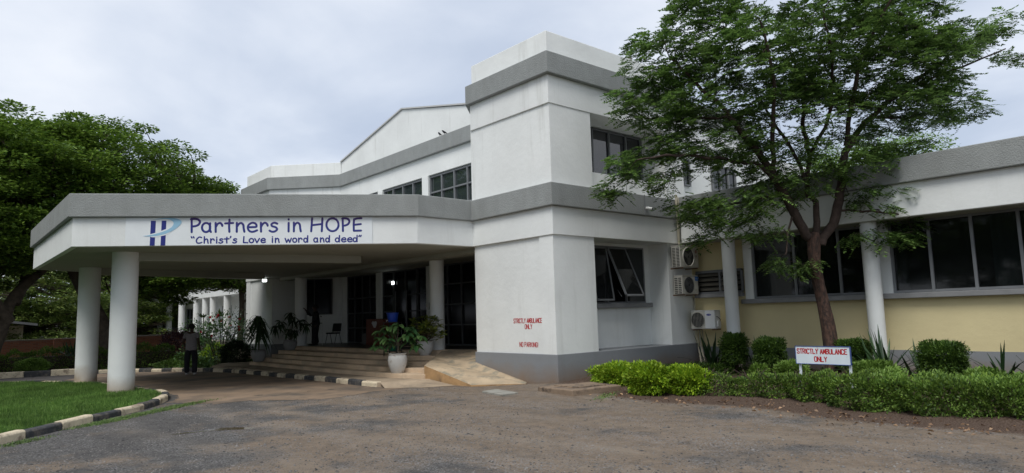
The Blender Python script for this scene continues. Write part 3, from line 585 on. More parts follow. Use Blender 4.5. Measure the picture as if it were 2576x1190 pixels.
mb = MB(); mb.prism(offset_poly(UP, 0.0), 6.83, 7.55); part(mb, 'fascia', UPWHITE, bevel=0.01)
mb = MB(); mb.prism(offset_poly(UP, 0.12), 7.55, 8.10); part(mb, 'roof_band', BAND, bevel=0.02)
# parapet as a thin upstand round the roof edge
def upstand(poly, ins, t, z0, z1, name, m):
    a = offset_poly(poly, -ins); b = offset_poly(poly, -ins-t); n = len(a); mb = MB()
    V = [(p[0], p[1], z) for z in (z0, z1) for p in a]+[(p[0], p[1], z) for z in (z0, z1) for p in b]; F = []
    for i in range(n):
        j = (i+1) % n; F += [(i, j, n+j, n+i), (2*n+j, 2*n+i, 3*n+i, 3*n+j), (n+i, n+j, 3*n+j, 3*n+i)]
    mb.add(V, F); return part(mb, name, m, bevel=0.012)
upstand([(11.25, 11.53), (16.8, 11.53), (16.8, 14.65), (11.25, 14.65)], 0.03, 0.18, 8.10, 8.70, 'parapet', UPWHITE)
upstand([(11.30, 29.58), (13.62, 27.27), (16.8, 27.27), (16.8, 32.7), (11.30, 32.7)], 0.08, 0.18, 8.10, 8.68, 'parapet', UPWHITE)
# low gable of the hall rising above the band
mb = MB(); G = [(27.3, 8.10), (27.3, 8.66), (YC, 9.78), (16.98, 8.66), (14.7, 8.2), (14.7, 8.1)]
mb.add([(13.66, y, z) for y, z in G]+[(20.9, y, z) for y, z in G], [(0,1,2,3,4,5)[::-1], (6,7,8,9,10,11)]+[(i, (i+1) % 6, 6+(i+1) % 6, 6+i) for i in range(6)])
part(mb, 'gable', UPWHITE)
mb = MB()
for a, b in (((27.34, 8.67), (YC, 9.79)), ((YC, 9.79), (16.9, 8.67))): mb.bar((17.2, a[0], a[1]+.03), (17.2, b[0], b[1]+.03), 7.2, 0.05)
part(mb, 'roof', mat('pale_roof_edge', (0.50, 0.50, 0.49), 0.7))
# clerestory windows between white posts
for ya_, yb_ in ((27.15, 24.0), (23.65, 20.75), (20.35, 17.3)):
    framed_window('clerestory_window', (13.74, ya_), (13.74, yb_), 4.95, 6.80, 4, 3, 0.06, 0.08, out=(-1, 0), gm=GLASSR)
for y in (23.65, 20.35): wbox('post', UPWHITE, 13.60, 13.74, y, y+0.35 if y > 23 else y+0.4, 4.84, 6.83)
# far upper storey seen through the tree
framed_window('window', (16.95, 11.95), (17.6, 11.95), 5.45, 6.3, 2, 1, out=(0, -1)); framed_window('window', (18.8, 11.95), (20.2, 11.95), 5.45, 6.3, 3, 1, out=(0, -1))
wbox('rear_block', UPWHITE, 21.1, 26.5, 12.3, 20, 4.8, 7.15)
# awning sashes of the ground floor window, pushed open
fr = MB()
for x in (13.22, 14.02, 14.80, 15.60): fr.box(x-.022, x+.022, 12.30, 12.36, 1.93, 3.5)
for z in (1.95, 3.48): fr.box(13.2, 15.62, 12.305, 12.355, z-.022, z+.022)
wf = fr.build('window', FRAME, main)
def sash(x0, x1, ang):
    h = 1.48; mb = MB(); f = .022; a = R(ang)
    def P(x, s, o): return (x, 12.30-math.sin(a)*s-math.cos(a)*o, 3.46-math.cos(a)*s+math.sin(a)*o)
    for (xa, xb, sa, sb) in ((x0, x0+.045, 0, h), (x1-.045, x1, 0, h), (x0, x1, h-.045, h), (x0, x1, 0, .045)):
        mb.add([P(xa,sa,-f),P(xb,sa,-f),P(xb,sb,-f),P(xa,sb,-f),P(xa,sa,f),P(xb,sa,f),P(xb,sb,f),P(xa,sb,f)], [(0,3,2,1),(4,5,6,7),(0,1,5,4),(1,2,6,5),(2,3,7,6),(3,0,4,7)])
    s = mb.build('sash', FRAME, wf); g = MB(); g.add([P(x0+.03,.03,0),P(x1-.03,.03,0),P(x1-.03,h-.03,0),P(x0+.03,h-.03,0)], [(0,1,2,3)])
    g.add([P(x0+.03,.03,.006),P(x1-.03,.03,.006),P(x1-.03,h-.03,.006),P(x0+.03,h-.03,.006)], [(0,1,2,3)]); g.build('pane', glassmat('sash_glass', (0.02, 0.022, 0.024), 0.04, 0.6, 0.45), wf)
sash(13.26, 14.0, 9); sash(14.04, 14.80, 24)
g = MB(); g.box(14.83, 15.58, 12.315, 12.322, 1.96, 3.46); g.build('pane', GLASS, wf)
g = MB(); g.bar((13.28, 12.0, 2.05), (13.9, 12.3, 1.98), .015); g.bar((14.1, 11.9, 2.1), (14.4, 12.3, 2.3), .015); g.build('stay', FRAME, wf)

# ------------------------------------------------------------------ right hand ward wing
wing = thing('ward_wing', 'cream yellow ward wing with long dark windows, white columns and a grey roof band', 'building')
wbox('plinth', GREYBASE, 16.93, 24, -9, 11.5, -0.4, 0.64, parent=wing)
mb = MB(); mb.box(16.95, 24, -9, 11.5, 0.641, 1.93); mb.box(16.95, 24, 11.45, 11.5, 1.93, 3.6); mb.box(16.95, 24, 9.68, 11.45, 2.78, 3.6); mb.box(16.95, 24, 9.68, 9.95, 1.93, 2.78); mb.box(16.95, 24, 9.95, 11.45, 1.93, 2.12); mb.box(16.95, 24, 11.5, 11.75, .64, 3.6)
mb.build('wall', YELLOW, wing)
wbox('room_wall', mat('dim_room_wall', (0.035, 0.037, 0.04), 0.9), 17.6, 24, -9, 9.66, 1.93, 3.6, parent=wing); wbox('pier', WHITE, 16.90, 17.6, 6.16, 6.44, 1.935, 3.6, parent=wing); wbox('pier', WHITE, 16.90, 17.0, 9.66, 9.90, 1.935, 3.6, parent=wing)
wbox('window_sill', SILL, 16.78, 17.0, -9, 9.98, 1.81, 1.93, parent=wing, bevel=0.012)
WG = glassmat('ward_window_glass', (0.010, 0.012, 0.012), 0.04, 0.8, 0.55)
ROOM = mat('dim_room', (0.03, 0.032, 0.034), 0.9); CURT = mat('grey_blue_curtain', (0.55, 0.60, 0.64), 0.9, var=.1)
def curtain(y0, y1, x=17.1):
    k = max(6, int(abs(y1-y0)*34)); V = []; F = []
    for i in range(k+1):
        y = y0+(y1-y0)*i/k; xx = x+.03*math.sin(i*1.25)+.015*math.sin(i*.37); V += [(xx, y, 1.95), (xx, y, 3.56)]
    mb = MB(); mb.add(V, [(2*i, 2*i+2, 2*i+3, 2*i+1) for i in range(k)]); return mb.build('curtain', CURT, wing, smooth=True)
for a_, b_ in ((9.6, 9.1), (8.45, 7.9), (6.1, 5.85), (4.2, 3.5), (2.7, 2.1)): curtain(a_, b_)
framed_window('window', (16.99, 9.66), (16.99, 6.44), 1.935, 3.58, [0, .365, .72, 1], 1, 0.06, 0.06, out=(-1, 0), gm=WG, parent=wing)
framed_window('window', (16.99, 6.16), (16.99, 2.85), 1.935, 3.58, [0, .25, .50, .755, 1], 1, 0.06, 0.06, out=(-1, 0), gm=WG, parent=wing)
framed_window('window', (16.99, 2.80), (16.99, -0.7), 1.935, 3.58, 4, 1, 0.06, 0.06, out=(-1, 0), gm=WG, parent=wing)
WL = [(16.20, -9), (24, -9), (24, 11.38), (16.20, 11.38)]
mb = MB(); mb.prism(WL, 3.59, 4.33); mb.build('fascia', WHITE, wing, bevel=0.01)
mb = MB(); mb.prism([(16.08, -9.1), (24.1, -9.1), (24.1, 11.37), (16.08, 11.37)], 4.33, 4.89); mb.build('roof_band', BAND, wing, bevel=0.02)
for y in (10.08, 6.42, 2.7, -1.0): column(16.48, y, -0.1, 3.6, 0.178, wing)
lv = MB(); lv.box(16.88, 16.97, 10.0, 11.44, 2.72, 2.79); lv.box(16.88, 16.97, 10.0, 11.44, 2.12, 2.18)
for y in (11.42, 10.66, 9.98): lv.box(16.88, 16.97, y-.03, y+.03, 2.18, 2.72)
lw = lv.build('louvre_window', FRAME, wing)
sl = MB()
for y0, y1 in ((10.70, 11.38), (10.02, 10.62)):
    for i in range(4):
        z = 2.22+i*.135; sl.add([(16.87, y0, z), (16.87, y1, z), (16.95, y1, z+.10), (16.95, y0, z+.10), (16.875, y0, z-.005), (16.875, y1, z-.005), (16.955, y1, z+.095), (16.955, y0, z+.095)], [(0,1,2,3),(7,6,5,4),(0,4,5,1),(1,5,6,2),(2,6,7,3),(3,7,4,0)])
sl.build('louvre_blades', mat('dusty_louvre_glass', (0.10, 0.095, 0.08), 0.35), lw)
g = MB(); g.box(16.956, 16.96, 10.0, 11.44, 2.14, 2.75); g.build('dark_opening', BLACK, lw)
sb = MB(); sb.box(16.80, 16.95, 9.95, 11.47, 2.02, 2.115); sb.build('louvre_sill', SILL, wing, bevel=.01)
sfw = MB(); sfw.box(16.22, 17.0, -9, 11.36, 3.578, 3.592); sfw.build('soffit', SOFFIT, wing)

# ------------------------------------------------------------------ far white wing on the left
lwing = thing('colonnade_wing', 'far white wing with round columns seen beneath the canopy behind the shrubs', 'building')
wbox('plinth', GREYBASE, 14.6, 24, 32.9, 76, -1.2, 0.66, parent=lwing)
wbox('wall', CREAM, 17.2, 24, 32.9, 46.5, 0.66, 3.6, parent=lwing); wbox('wall', WHITE, 16.9, 24, 46.5, 76, 0.66, 3.6, parent=lwing)
wbox('fascia', WHITE, 15.35, 24, 32.9, 76, 3.6, 4.35, parent=lwing); wbox('roof_band', BAND, 15.2, 24.1, 32.85, 76.1, 4.35, 4.9, parent=lwing)
for y in (36.2, 40.0, 45.15, 48.2, 51.2, 53.0, 55.2, 59.2, 63.0, 66.0, 70.1): column(15.6, y, 0.6, 3.6, 0.24 if y > 40 else 0.2, lwing)
for y in (61.5, 57.2, 52.2): framed_window('window', (16.9, y+.9), (16.9, y-.9), 1.2, 3.0, 2, 2, 0.08, out=(-1, 0), gm=GLASS, parent=lwing)
framed_window('door', (17.2, 43.2), (17.2, 41.4), 0.7, 3.0, 2, 1, 0.08, out=(-1, 0), gm=DOORGLASS, parent=lwing)
framed_window('window', (17.2, 39.6), (17.2, 37.4), 1.7, 3.3, 2, 1, 0.08, out=(-1, 0), gm=GLASS, parent=lwing)
wk = MB(); wk.prism([(13.2, 32.4), (14.6, 32.4), (14.6, 60), (13.2, 60)], -1.0, 0.62); tag(wk.build('walkway', mat('walkway_screed', (0.42, 0.36, 0.27), 0.85, var=0.1)), kind='structure')

# ------------------------------------------------------------------ foliage tools
def rot_basis(d, roll):
    """orthonormal frames for directions d (n,3): returns d, side, normal"""
    d = d/np.linalg.norm(d, axis=1, keepdims=True); up = np.tile(np.array([0, 0, 1.0]), (len(d), 1)); up[np.abs(d[:, 2]) > 0.97] = (1, 0, 0)
    s = np.cross(d, up); s /= np.linalg.norm(s, axis=1, keepdims=True); n = np.cross(s, d)
    c, q = np.cos(roll)[:, None], np.sin(roll)[:, None]; return d, s*c+n*q, n*c-s*q
def leaf_quads(P, d, roll, ln, wd, fold=0.12):
    d, s, n = rot_basis(d, roll); ln = np.asarray(ln).reshape(-1, 1)*np.ones((len(P), 1)); wd = np.asarray(wd).reshape(-1, 1)*np.ones((len(P), 1))
    V = np.stack([P, P+d*ln*.45+s*wd/2+n*wd*fold, P+d*ln, P+d*ln*.45-s*wd/2+n*wd*fold], 1).reshape(-1, 3)
    return V, np.arange(len(P)*4).reshape(-1, 4)
def rand_dirs(n, zs=1.0, zb=0.0):
    v = rng.normal(0, 1, (n, 3)); v[:, 2] = v[:, 2]*zs+zb; return v/np.linalg.norm(v, axis=1, keepdims=True)
def wiggle(a, b, n, amp):
    a = np.array(a, float); b = np.array(b, float); t = np.linspace(0, 1, n)[:, None]; p = a+(b-a)*t
    return p+rng.normal(0, amp, (n, 3))*np.sin(np.pi*t)
def smooth_path(pts, k=3):
    p = np.array([q[:3] for q in pts], float); r = np.array([q[3] for q in pts], float); n = len(p); out = []; ro = []
    for i in range(n-1):
        p0, p1, p2, p3 = p[max(i-1, 0)], p[i], p[i+1], p[min(i+2, n-1)]
        for j in range(k):
            t = j/k; out.append(0.5*((2*p1)+(-p0+p2)*t+(2*p0-5*p1+4*p2-p3)*t*t+(-p0+3*p1-3*p2+p3)*t**3)); ro.append(r[i]*(1-t)+r[i+1]*t)
    out.append(p[-1]); ro.append(r[-1]); return out, ro

# ------------------------------------------------------------------ the pinnate tree by the ward wing
U = np.array([math.sin(YAW), -math.cos(YAW), 0]); Wd = np.array([math.cos(YAW), math.sin(YAW), 0]); T0 = np.array([15.32, 6.97, 0])
def TP(s, z, t=0.0): return T0+U*s+Wd*t+np.array([0, 0, z])
ptree = thing('pinnate_tree', 'spreading tree with feathery leaves and red brown trunk behind the ambulance sign', 'tree', (15.32, 6.97, 0))
limbs = {'L': ([(-.31,3.21,.105),(-.6,3.77,.107),(-.94,4.43,.09),(-1.28,5.05,.078),(-1.82,5.75,.063),(-2.16,6.22,.049),(-2.74,6.79,.039),(-3.32,7.36,.022)], 0.0, -0.5),
 'M': ([(-.12,3.25,.085),(0,3.96,.068),(-.12,4.43,.058),(.06,5.28,.053),(.03,6.04,.049),(.13,6.98,.039),(-.02,8.11,.02)], 0.05, 0.9),
 'R': ([(-.07,3.11,.105),(.37,3.72,.107),(.56,4.43,.097),(.71,5.09,.087),(1.05,5.66,.068),(1.73,6.27,.058),(2.5,6.84,.044),(3.57,7.55,.03),(4.64,8.21,.014)], -0.02, 0.4),
 'R2': ([(.80,5.35,.055),(.85,6.51,.049),(1.05,7.55,.039),(1.53,8.49,.02)], 0.1, -1.2),
 'A': ([(-.84,4.29,.048),(-1.38,4.86,.044),(-2.06,4.98,.04),(-2.74,5.05,.034),(-3.61,5.05,.026),(-4.29,4.95,.014)], -0.11, -1.0),
 'I': ([(-1.04,4.62,.056),(-1.2,5.56,.049),(-1.28,6.51,.039),(-1.67,7.73,.02)], -0.15, -1.6),
 'Q': ([(1.5,6.05,.038),(2.5,6.13,.03),(3.38,6.18,.014)], 0.25, 1.0), 'S': ([(.42,3.87,.03),(1.05,3.77,.024),(1.73,3.58,.014)], 0.0, -0.5),
 'W': ([(-.62,3.87,.028),(-.89,3.3,.022),(-1.09,2.83,.012)], 0.0, -0.6), 'X': ([(-.84,4.24,.037),(-1.67,4.15,.028),(-2.64,3.96,.015)], -0.11, 0.6),
 'Y': ([(2.21,6.65,.037),(3.18,6.98,.028),(4.16,7.31,.014)], 0.3, -0.6), 'Z': ([(-2.06,6.04,.037),(-3.13,6.13,.028),(-4.0,6.41,.014)], -0.32, 0.8),
 'F': ([(.06,5.28,.045),(.3,6.0,.04),(.1,7.0,.03),(-.3,7.9,.015)], 0.45, -1.6), 'B': ([(-.10,4.5,.045),(-.3,5.6,.04),(-.5,6.6,.03),(-.6,7.6,.015)], 0.17, 2.0)}
tp, tr = smooth_path([(*TP(0, -0.1), .21), (*TP(.0, .25), .172), (*TP(-.03, 1.2), .150), (*TP(-.17, 2.2), .128), (*TP(-.22, 2.75), .128), (*TP(-.2, 3.1), .145), (*TP(-.16, 3.35), .10)], 4)
tb = MB(); tb.tube([p-T0 for p in tp], [r*(1+random.uniform(-.05, .05)) for r in tr], 14)
trunk_o = tb.build('trunk', BARK, ptree, smooth=True)
nodes = []; lm = MB()
for k, (pl, t0, t1) in limbs.items():
    n = len(pl); q = [(*TP(s, z, t0+(t1-t0)*(i/(n-1))**1.1), r) for i, (s, z, r) in enumerate(pl)]
    pp, rr = smooth_path(q, 4); pp = [p+rng.normal(0, .018, 3) for p in pp]
    lm.tube([p-T0 for p in pp], rr, 9); nodes += [(p, r) for p, r in zip(pp, rr)][4:]
NP = np.array([p for p, r in nodes])
BL = [(-.21,7.64,2.91,1.42,2.3,190),(-1.67,6.88,2.14,1.23,2.0,120),(1.34,7.26,2.14,1.23,2.0,130),(-3.22,7.45,1.07,.80,1.0,40),(-3.61,6.51,1.07,.57,1.1,34),(-2.16,5.75,1.46,.7,1.6,55),(2.5,7.17,1.36,.85,1.4,60),
 (3.57,7.73,.8,.40,.8,20),(4.45,8.11,.5,.25,.5,9),(4.59,7.31,.40,.13,.3,5),(2.89,6.13,.9,.36,1.1,28),(1.73,6.04,1.17,.6,1.6,40),(2.12,5.2,.5,.18,.8,8),(1.15,5.09,.58,.35,1.0,10),(-3.71,5.38,.62,.34,.9,14),
 (-4.35,5.0,.55,.36,.7,15),(-4.6,4.5,.38,.2,.5,7),(-3.61,4.62,.42,.22,.6,6),(-2.16,3.96,1.1,.38,1.3,36),(-2.95,4.1,.5,.25,.9,9),(-2.54,3.36,.5,.10,.6,5),(-1.09,4.34,.7,.35,1.1,14),(1.2,4.05,.7,.36,1.0,15),
 (1.73,3.39,.42,.3,.7,8),(.95,3.25,.5,.18,.6,6),(-.80,2.72,.55,.20,.5,7),(-1.33,3.39,.5,.18,.7,6),(-.31,5.94,1.65,.8,2.0,60),(-1.18,5.15,.7,.35,1.3,12),(.27,4.9,.5,.25,1.2,5),(-.12,8.87,3.0,.62,2.2,110),(2.21,8.49,1.1,.5,1.2,34),(-.25,5.0,1.2,.45,1.6,26),(.75,4.75,.5,.3,1.2,9),(-.9,4.75,.7,.3,1.4,12),(-2.95,5.15,.75,.35,1.0,20),(-3.3,5.9,.8,.4,1.0,16),(-1.9,5.0,.7,.3,1.0,12),(3.86,6.04,.25,.08,.3,3),(-2.64,8.49,.8,.42,.9,18),(-.3,4.25,.3,.15,.8,4)]
SP = []
for (s, z, rs, rz_, rt, n) in BL:
    n = int(n*(1.45 if z > 6 else (1.25 if z > 4.7 else 1.7)))
    v = rng.normal(0, 1, (n, 3)); v /= np.linalg.norm(v, axis=1, keepdims=True); v *= rng.uniform(0.25, 1, (n, 1))**0.45
    for a in v: SP.append(TP(s+a[0]*rs, z+a[1]*rz_, a[2]*rt*0.9))
SP = np.array(SP); ctr = TP(-.2, 5.6)
Vs, Fs, off = [], [], 0
dl = np.array([np.linalg.norm(NP-p, axis=1).min() for p in SP]); order = np.argsort(dl); KN = NP.copy(); KR = np.array([r for p, r in nodes])
for p in SP[order]:
    dn = np.linalg.norm(KN-p, axis=1); j = int(np.argmin(dn*rng.uniform(.8, 1.25, len(dn)))); a = KN[j]; L_ = np.linalg.norm(p-a)
    mid = (a+p)/2+np.array([0, 0, .05*L_])+rng.normal(0, .06*L_+.01, 3); r0 = min(KR[j]*.8, .010+.012*L_)
    pp, rr = smooth_path([(*a, r0), (*mid, r0*.75), (*p, .0045)], 3); lm.tube([q-T0 for q in pp], rr, 5, cap=False)
    KN = np.concatenate([KN, [pp[3]], [p]]); KR = np.concatenate([KR, [r0*.8], [.006]])
    out = p-ctr; out[2] *= 0.3; out /= np.linalg.norm(out)+1e-6
    nf = rng.integers(6, 10)
    if p[2] < 4.4: nf -= 1
    for f in range(nf):
        az_ = rng.uniform(0, 6.283); dd = np.array([math.cos(az_), math.sin(az_), rng.uniform(-.30, .22)])+out*0.7; dd /= np.linalg.norm(dd)
        ln = rng.uniform(.26, .40); st = p+rng.normal(0, .05, 3); npair = 7; t = np.linspace(0.22, 0.95, npair)
        side = np.cross(dd, (0, 0, 1)); side /= np.linalg.norm(side); nrm = np.cross(side, dd)
        tl = rng.uniform(-.5, .5); side = side*math.cos(tl)+nrm*math.sin(tl)
        rach = st+dd*(t*ln)[:, None]+np.array([0, 0, -1])*(t**2*ln*.22)[:, None]
        P2 = np.concatenate([rach, rach, rach[-1:]]); D2 = np.concatenate([np.tile(side+dd*.55, (npair, 1)), np.tile(-side+dd*.55, (npair, 1)), dd[None]])+rng.normal(0, .10, (2*npair+1, 3))
        lw_ = np.concatenate([np.sin(np.linspace(.9, 2.6, npair))]*2+[np.array([.8])])*.098*ln/.32
        V, F = leaf_quads(P2, D2, rng.normal(0, .3, len(P2)), lw_, .040*ln/.32, .05); Vs.append(V-T0); Fs.append(F+off); off += len(V)
V, F = np.concatenate(Vs), np.concatenate(Fs); isl = rng.random(len(F)) < 0.0
mesh_np('crown', V, F, [LEAF], ptree)
lm.build('limbs', BARKD, ptree, smooth=True)

# ------------------------------------------------------------------ broad dark trees on the left
def broad_tree(base, trunks, crown, name, label, n_clump=230, per=150, lsz=.15, m=LEAFB, bark=BARKG, group=None, flat=.36, seed=1, shell=0.5, cs=1.0):
    """crown: list of (cx,cy,cz,rx,ry,rz) relative to base"""
    global rng
    keep = rng; rng = np.random.default_rng(seed)
    t = thing(name, label, 'tree', base, group=group); tm = MB(); nd = []
    for path in trunks:
        pp, rr = smooth_path(path, 4); tm.tube(pp, rr, 10); nd += pp
    tot = sum(c[3]*c[4]+c[3]*c[5] for c in crown); cen = []; cr = []
    for (cx_, cy_, cz_, rx, ry, rz_) in crown:
        k = max(6, int(n_clump*(rx*ry+rx*rz_)/tot)); v = rand_dirs(k, 1.0, 0.12); rr_ = rng.uniform(shell, 1.0, (k, 1))**0.5
        cen.append(np.array([cx_, cy_, cz_])+v*rr_*np.array([rx, ry, rz_])); cr.append(rng.uniform(.5, 1.1, k)*cs)
    cen = np.concatenate(cen); cr = np.concatenate(cr); nd_ = np.array(nd)
    for p in cen[::2]:
        a = nd_[len(nd_)//3+int(np.argmin(np.linalg.norm(nd_[len(nd_)//3:]-p, axis=1)))]; pp, rr = smooth_path([(*a, .09), (*((a+p)/2+rng.normal(0, .25, 3)), .05), (*p, .015)], 3); tm.tube(pp, rr, 5, cap=False)
    tm.build('trunk', bark, t, smooth=True)
    K = len(cen); v = rng.normal(0, 1, (K, per, 3)); v /= np.linalg.norm(v, axis=2, keepdims=True); v *= (rng.uniform(0.15, 1, (K, per, 1))**0.4); v[..., 2] = v[..., 2]*flat
    P = (cen[:, None]+v*cr[:, None, None]).reshape(-1, 3); d = (v+rng.normal(0, .45, v.shape)).reshape(-1, 3); d[:, 2] *= .35
    V, F = leaf_quads(P, d, rng.normal(0, .38, len(P)), rng.uniform(.7, 1.3, len(P))*lsz, rng.uniform(.8, 1.2, len(P))*lsz*.55)
    mesh_np('crown', V, F, m, t); rng = keep; return t
ga = gz(0, 37)
bt1 = broad_tree((1.6, 37.0, ga-.1), [[(0.4, 0, 0, .42), (0.5, 0, .8, .31), (.9, 0, 2.2, .26), (1.3, 0, 3.6, .22), (3.0, .4, 5.6, .2), (4.5, .6, 7.5, .12)], [(1.1, 0, 2.4, .27), (.5, -.3, 3.4, .22), (-.6, 0, 5.2, .18), (-1.8, 0, 7.2, .1)], [(1.3, 0, 3.2, .2), (1.7, .4, 4.6, .2), (1.7, 0, 7.5, .12)]],
    [(-2.5, 0, 7.9, 7.8, 6.5, 4.3), (-3.5, -1, 5.8, 7.5, 5.0, 2.0), (2.9, 0, 8.3, 4.1, 4.5, 3.0)], 'spreading_tree', 'huge dark green spreading tree at the left edge with a forked trunk', n_clump=900, per=230, seed=3, lsz=.19)
bt2 = broad_tree((6.6, 38.0, ga-.15), [[(.35, 0, 0, .62), (.25, 0, .7, .5), (-.1, 0, 2.0, .42), (-1.3, 0, 4.6, .3), (-2.2, 0, 6.6, .22), (-3, 0, 8.6, .1)], [(.5, .2, 0, .4), (.6, 0, 1.3, .34), (.55, 0, 2.7, .3), (1.4, 0, 4.0, .25), (2.2, .2, 6.0, .18), (3.2, .2, 8.0, .09)]],
    [(-0.6, 0, 9.0, 5.2, 5.0, 3.2), (4.2, 1.5, 7.6, 3.9, 4.2, 2.4), (2.4, -1.9, 4.0, 1.9, 1.3, .9), (0.5, -1, 5.9, 5.8, 4.0, 1.5), (7.2, 2, 5.9, 1.9, 2.5, 1.5)], 'spreading_tree', 'dark spreading tree with two leaning trunks behind the canopy columns', n_clump=780, per=220, seed=5, lsz=.18)
bt3 = broad_tree((10.9, 34.6, ga), [[(.9, 0, 0, .16), (.95, 0, 1.5, .14), (1.0, 0, 3.0, .13), (.8, 0, 4.4, .09), (.3, 0, 5.6, .04)]],
    [(-1.5, 0, 4.1, 1.5, 1.4, .55), (.9, 0, 4.1, 1.2, 1.3, .55), (-2.6, -.4, 3.8, .9, .9, .45), (1.75, -.3, 3.3, .3, .5, .7), (0, 0, 5.2, 2.2, 1.8, .8)], 'slender_tree', 'slender ringed trunk tree with hanging leaves in front of the white colonnade', n_clump=210, per=150, lsz=.14, bark=BARKG, seed=8, cs=.55)
# lighter trees beyond the brick wall
for i, (x, y, h, r, sd_, lb) in enumerate(((-4, 62, 8.5, 6, 11, 'pale green tree beyond the brick wall, leftmost of those seen under the dark crown'), (5.2, 60, 8.0, 5.2, 12, 'pale green yellow flowered tree beyond the brick wall, left of the canopy columns'), (13.5, 66, 8.5, 5.6, 13, 'green tree beyond the brick wall, seen between the two big canopy columns'))):
    broad_tree((x, y, -1), [[(0, 0, 0, .35), (.2, 0, 2.5, .28), (-.3, 0, 4.5, .2), (.2, 0, 6, .1)]], [(0, 0, h*.62, r, r*.8, h*.42), (0, -1, h*.32, r*.9, r*.6, h*.25)], 'garden_tree', lb, n_clump=300, per=230, lsz=.20, m=LEAFD, seed=sd_, group='trees beyond the brick wall')
broad_tree((10.5, 72, -1), [[(0, 0, 0, .35), (.2, 0, 2.5, .28), (-.3, 0, 4.5, .2), (.2, 0, 6, .1)]], [(0, 0, 5.5, 9, 5, 4.0), (0, 0, 2.5, 9, 4, 2.4)], 'garden_tree', 'dark green tree mass farthest back between the brick wall and the white colonnade', n_clump=260, per=170, lsz=.3, m=LEAFB, seed=21, group='trees beyond the brick wall')
broad_tree((32.1, 13.0, 0), [[(0, 0, 0, .35), (.2, 0, 2.5, .28), (-.3, 0, 4.5, .2), (.2, 0, 7, .1)]], [(0, -1, 7.4, 3.0, 3.6, 1.7)], 'garden_tree', 'light green tree top showing just above the ward wing roof', n_clump=150, per=150, lsz=.13, m=LEAFY, seed=31, group='trees behind the buildings')
# trees across the drive, seen mirrored in the window glass
ref0 = broad_tree((-15, 20, -.2), [[(0, 0, 0, .5), (.2, 0, 2.5, .4), (-.8, 0, 5, .25), (-2, 0, 8, .1)]], [(0, 0, 8.2, 6.5, 6.5, 4.0), (0, 0, 4.6, 5.5, 5.5, 2.0)], 'shade_tree', 'dense shade tree mirrored as a dark mass in the ward windows', n_clump=190, per=110, lsz=.3, m=LEAFB, seed=41, group='trees mirrored in the window glass', cs=1.5)
for x, y, rz_ in ((-14, 9, 1.2), (-13, 31, 2.2), (-17, -3, 3.9), (-12, 43, 5.1), (-24, 26, .6), (-22, 14, 1.9), (-12, 55, .3)):
    c = copy_tree(ref0); c.location = (x, y, -.3); c.rotation_euler = (0, 0, rz_)

# ------------------------------------------------------------------ hedges and shrubs
def shrub(name, label, cat, loc, dims, n, m, lsz=.05, boxy=0.0, group=None, core=True, dens=1.0, twig=True, zlift=0.0, stems=5, corem=None, rz=0, seed=0, lumps=0.15):
    """leafy bush; dims = half widths x, y and height; boxy 0 = round, 1 = clipped square"""
    t = thing(name, label, cat, loc, rz, group); hx, hy, h = dims; v = rand_dirs(n)
    if boxy > 0:
        k = np.max(np.abs(v), axis=1, keepdims=True); v = v*(1-boxy)+(v/k)*boxy*.92
    ph = rng.uniform(0, 6.28, 3); lump = 1+lumps*np.sin(v[:, :1]*5.3+ph[0])*np.sin(v[:, 1:2]*4.7+ph[1])+lumps*.7*np.sin(v[:, 2:3]*6.1+v[:, :1]*4+ph[2])
    rad = rng.uniform(0.15, 1.02, (n, 1))**0.35*lump; hz = (h-zlift)/2; P = v*rad*np.array([hx, hy, hz])+np.array([0, 0, zlift+hz])
    k = P[:, 2] > 0.01; P = P[k]; d = v[k]+rng.normal(0, .6, (k.sum(), 3)); d[:, 2] += .25
    V, F = leaf_quads(P, d, rng.normal(0, .6, len(P)), rng.uniform(.7, 1.35, len(P))*lsz, rng.uniform(.7, 1.1, len(P))*lsz*.5, .15); mesh_np('foliage', V, F, m, t)
    if twig:
        tw = MB()
        for i in range(stems):
            a = rng.uniform(0, 6.28); e = (math.cos(a)*hx*.5, math.sin(a)*hy*.5, h*.75); pp, rr = smooth_path([(e[0]*.15, e[1]*.15, -.05, .018), (e[0]*.5, e[1]*.6, h*.35, .013), (*e, .006)], 3); tw.tube(pp, rr, 6)
        tw.build('stems', BARKD, t)
    return t
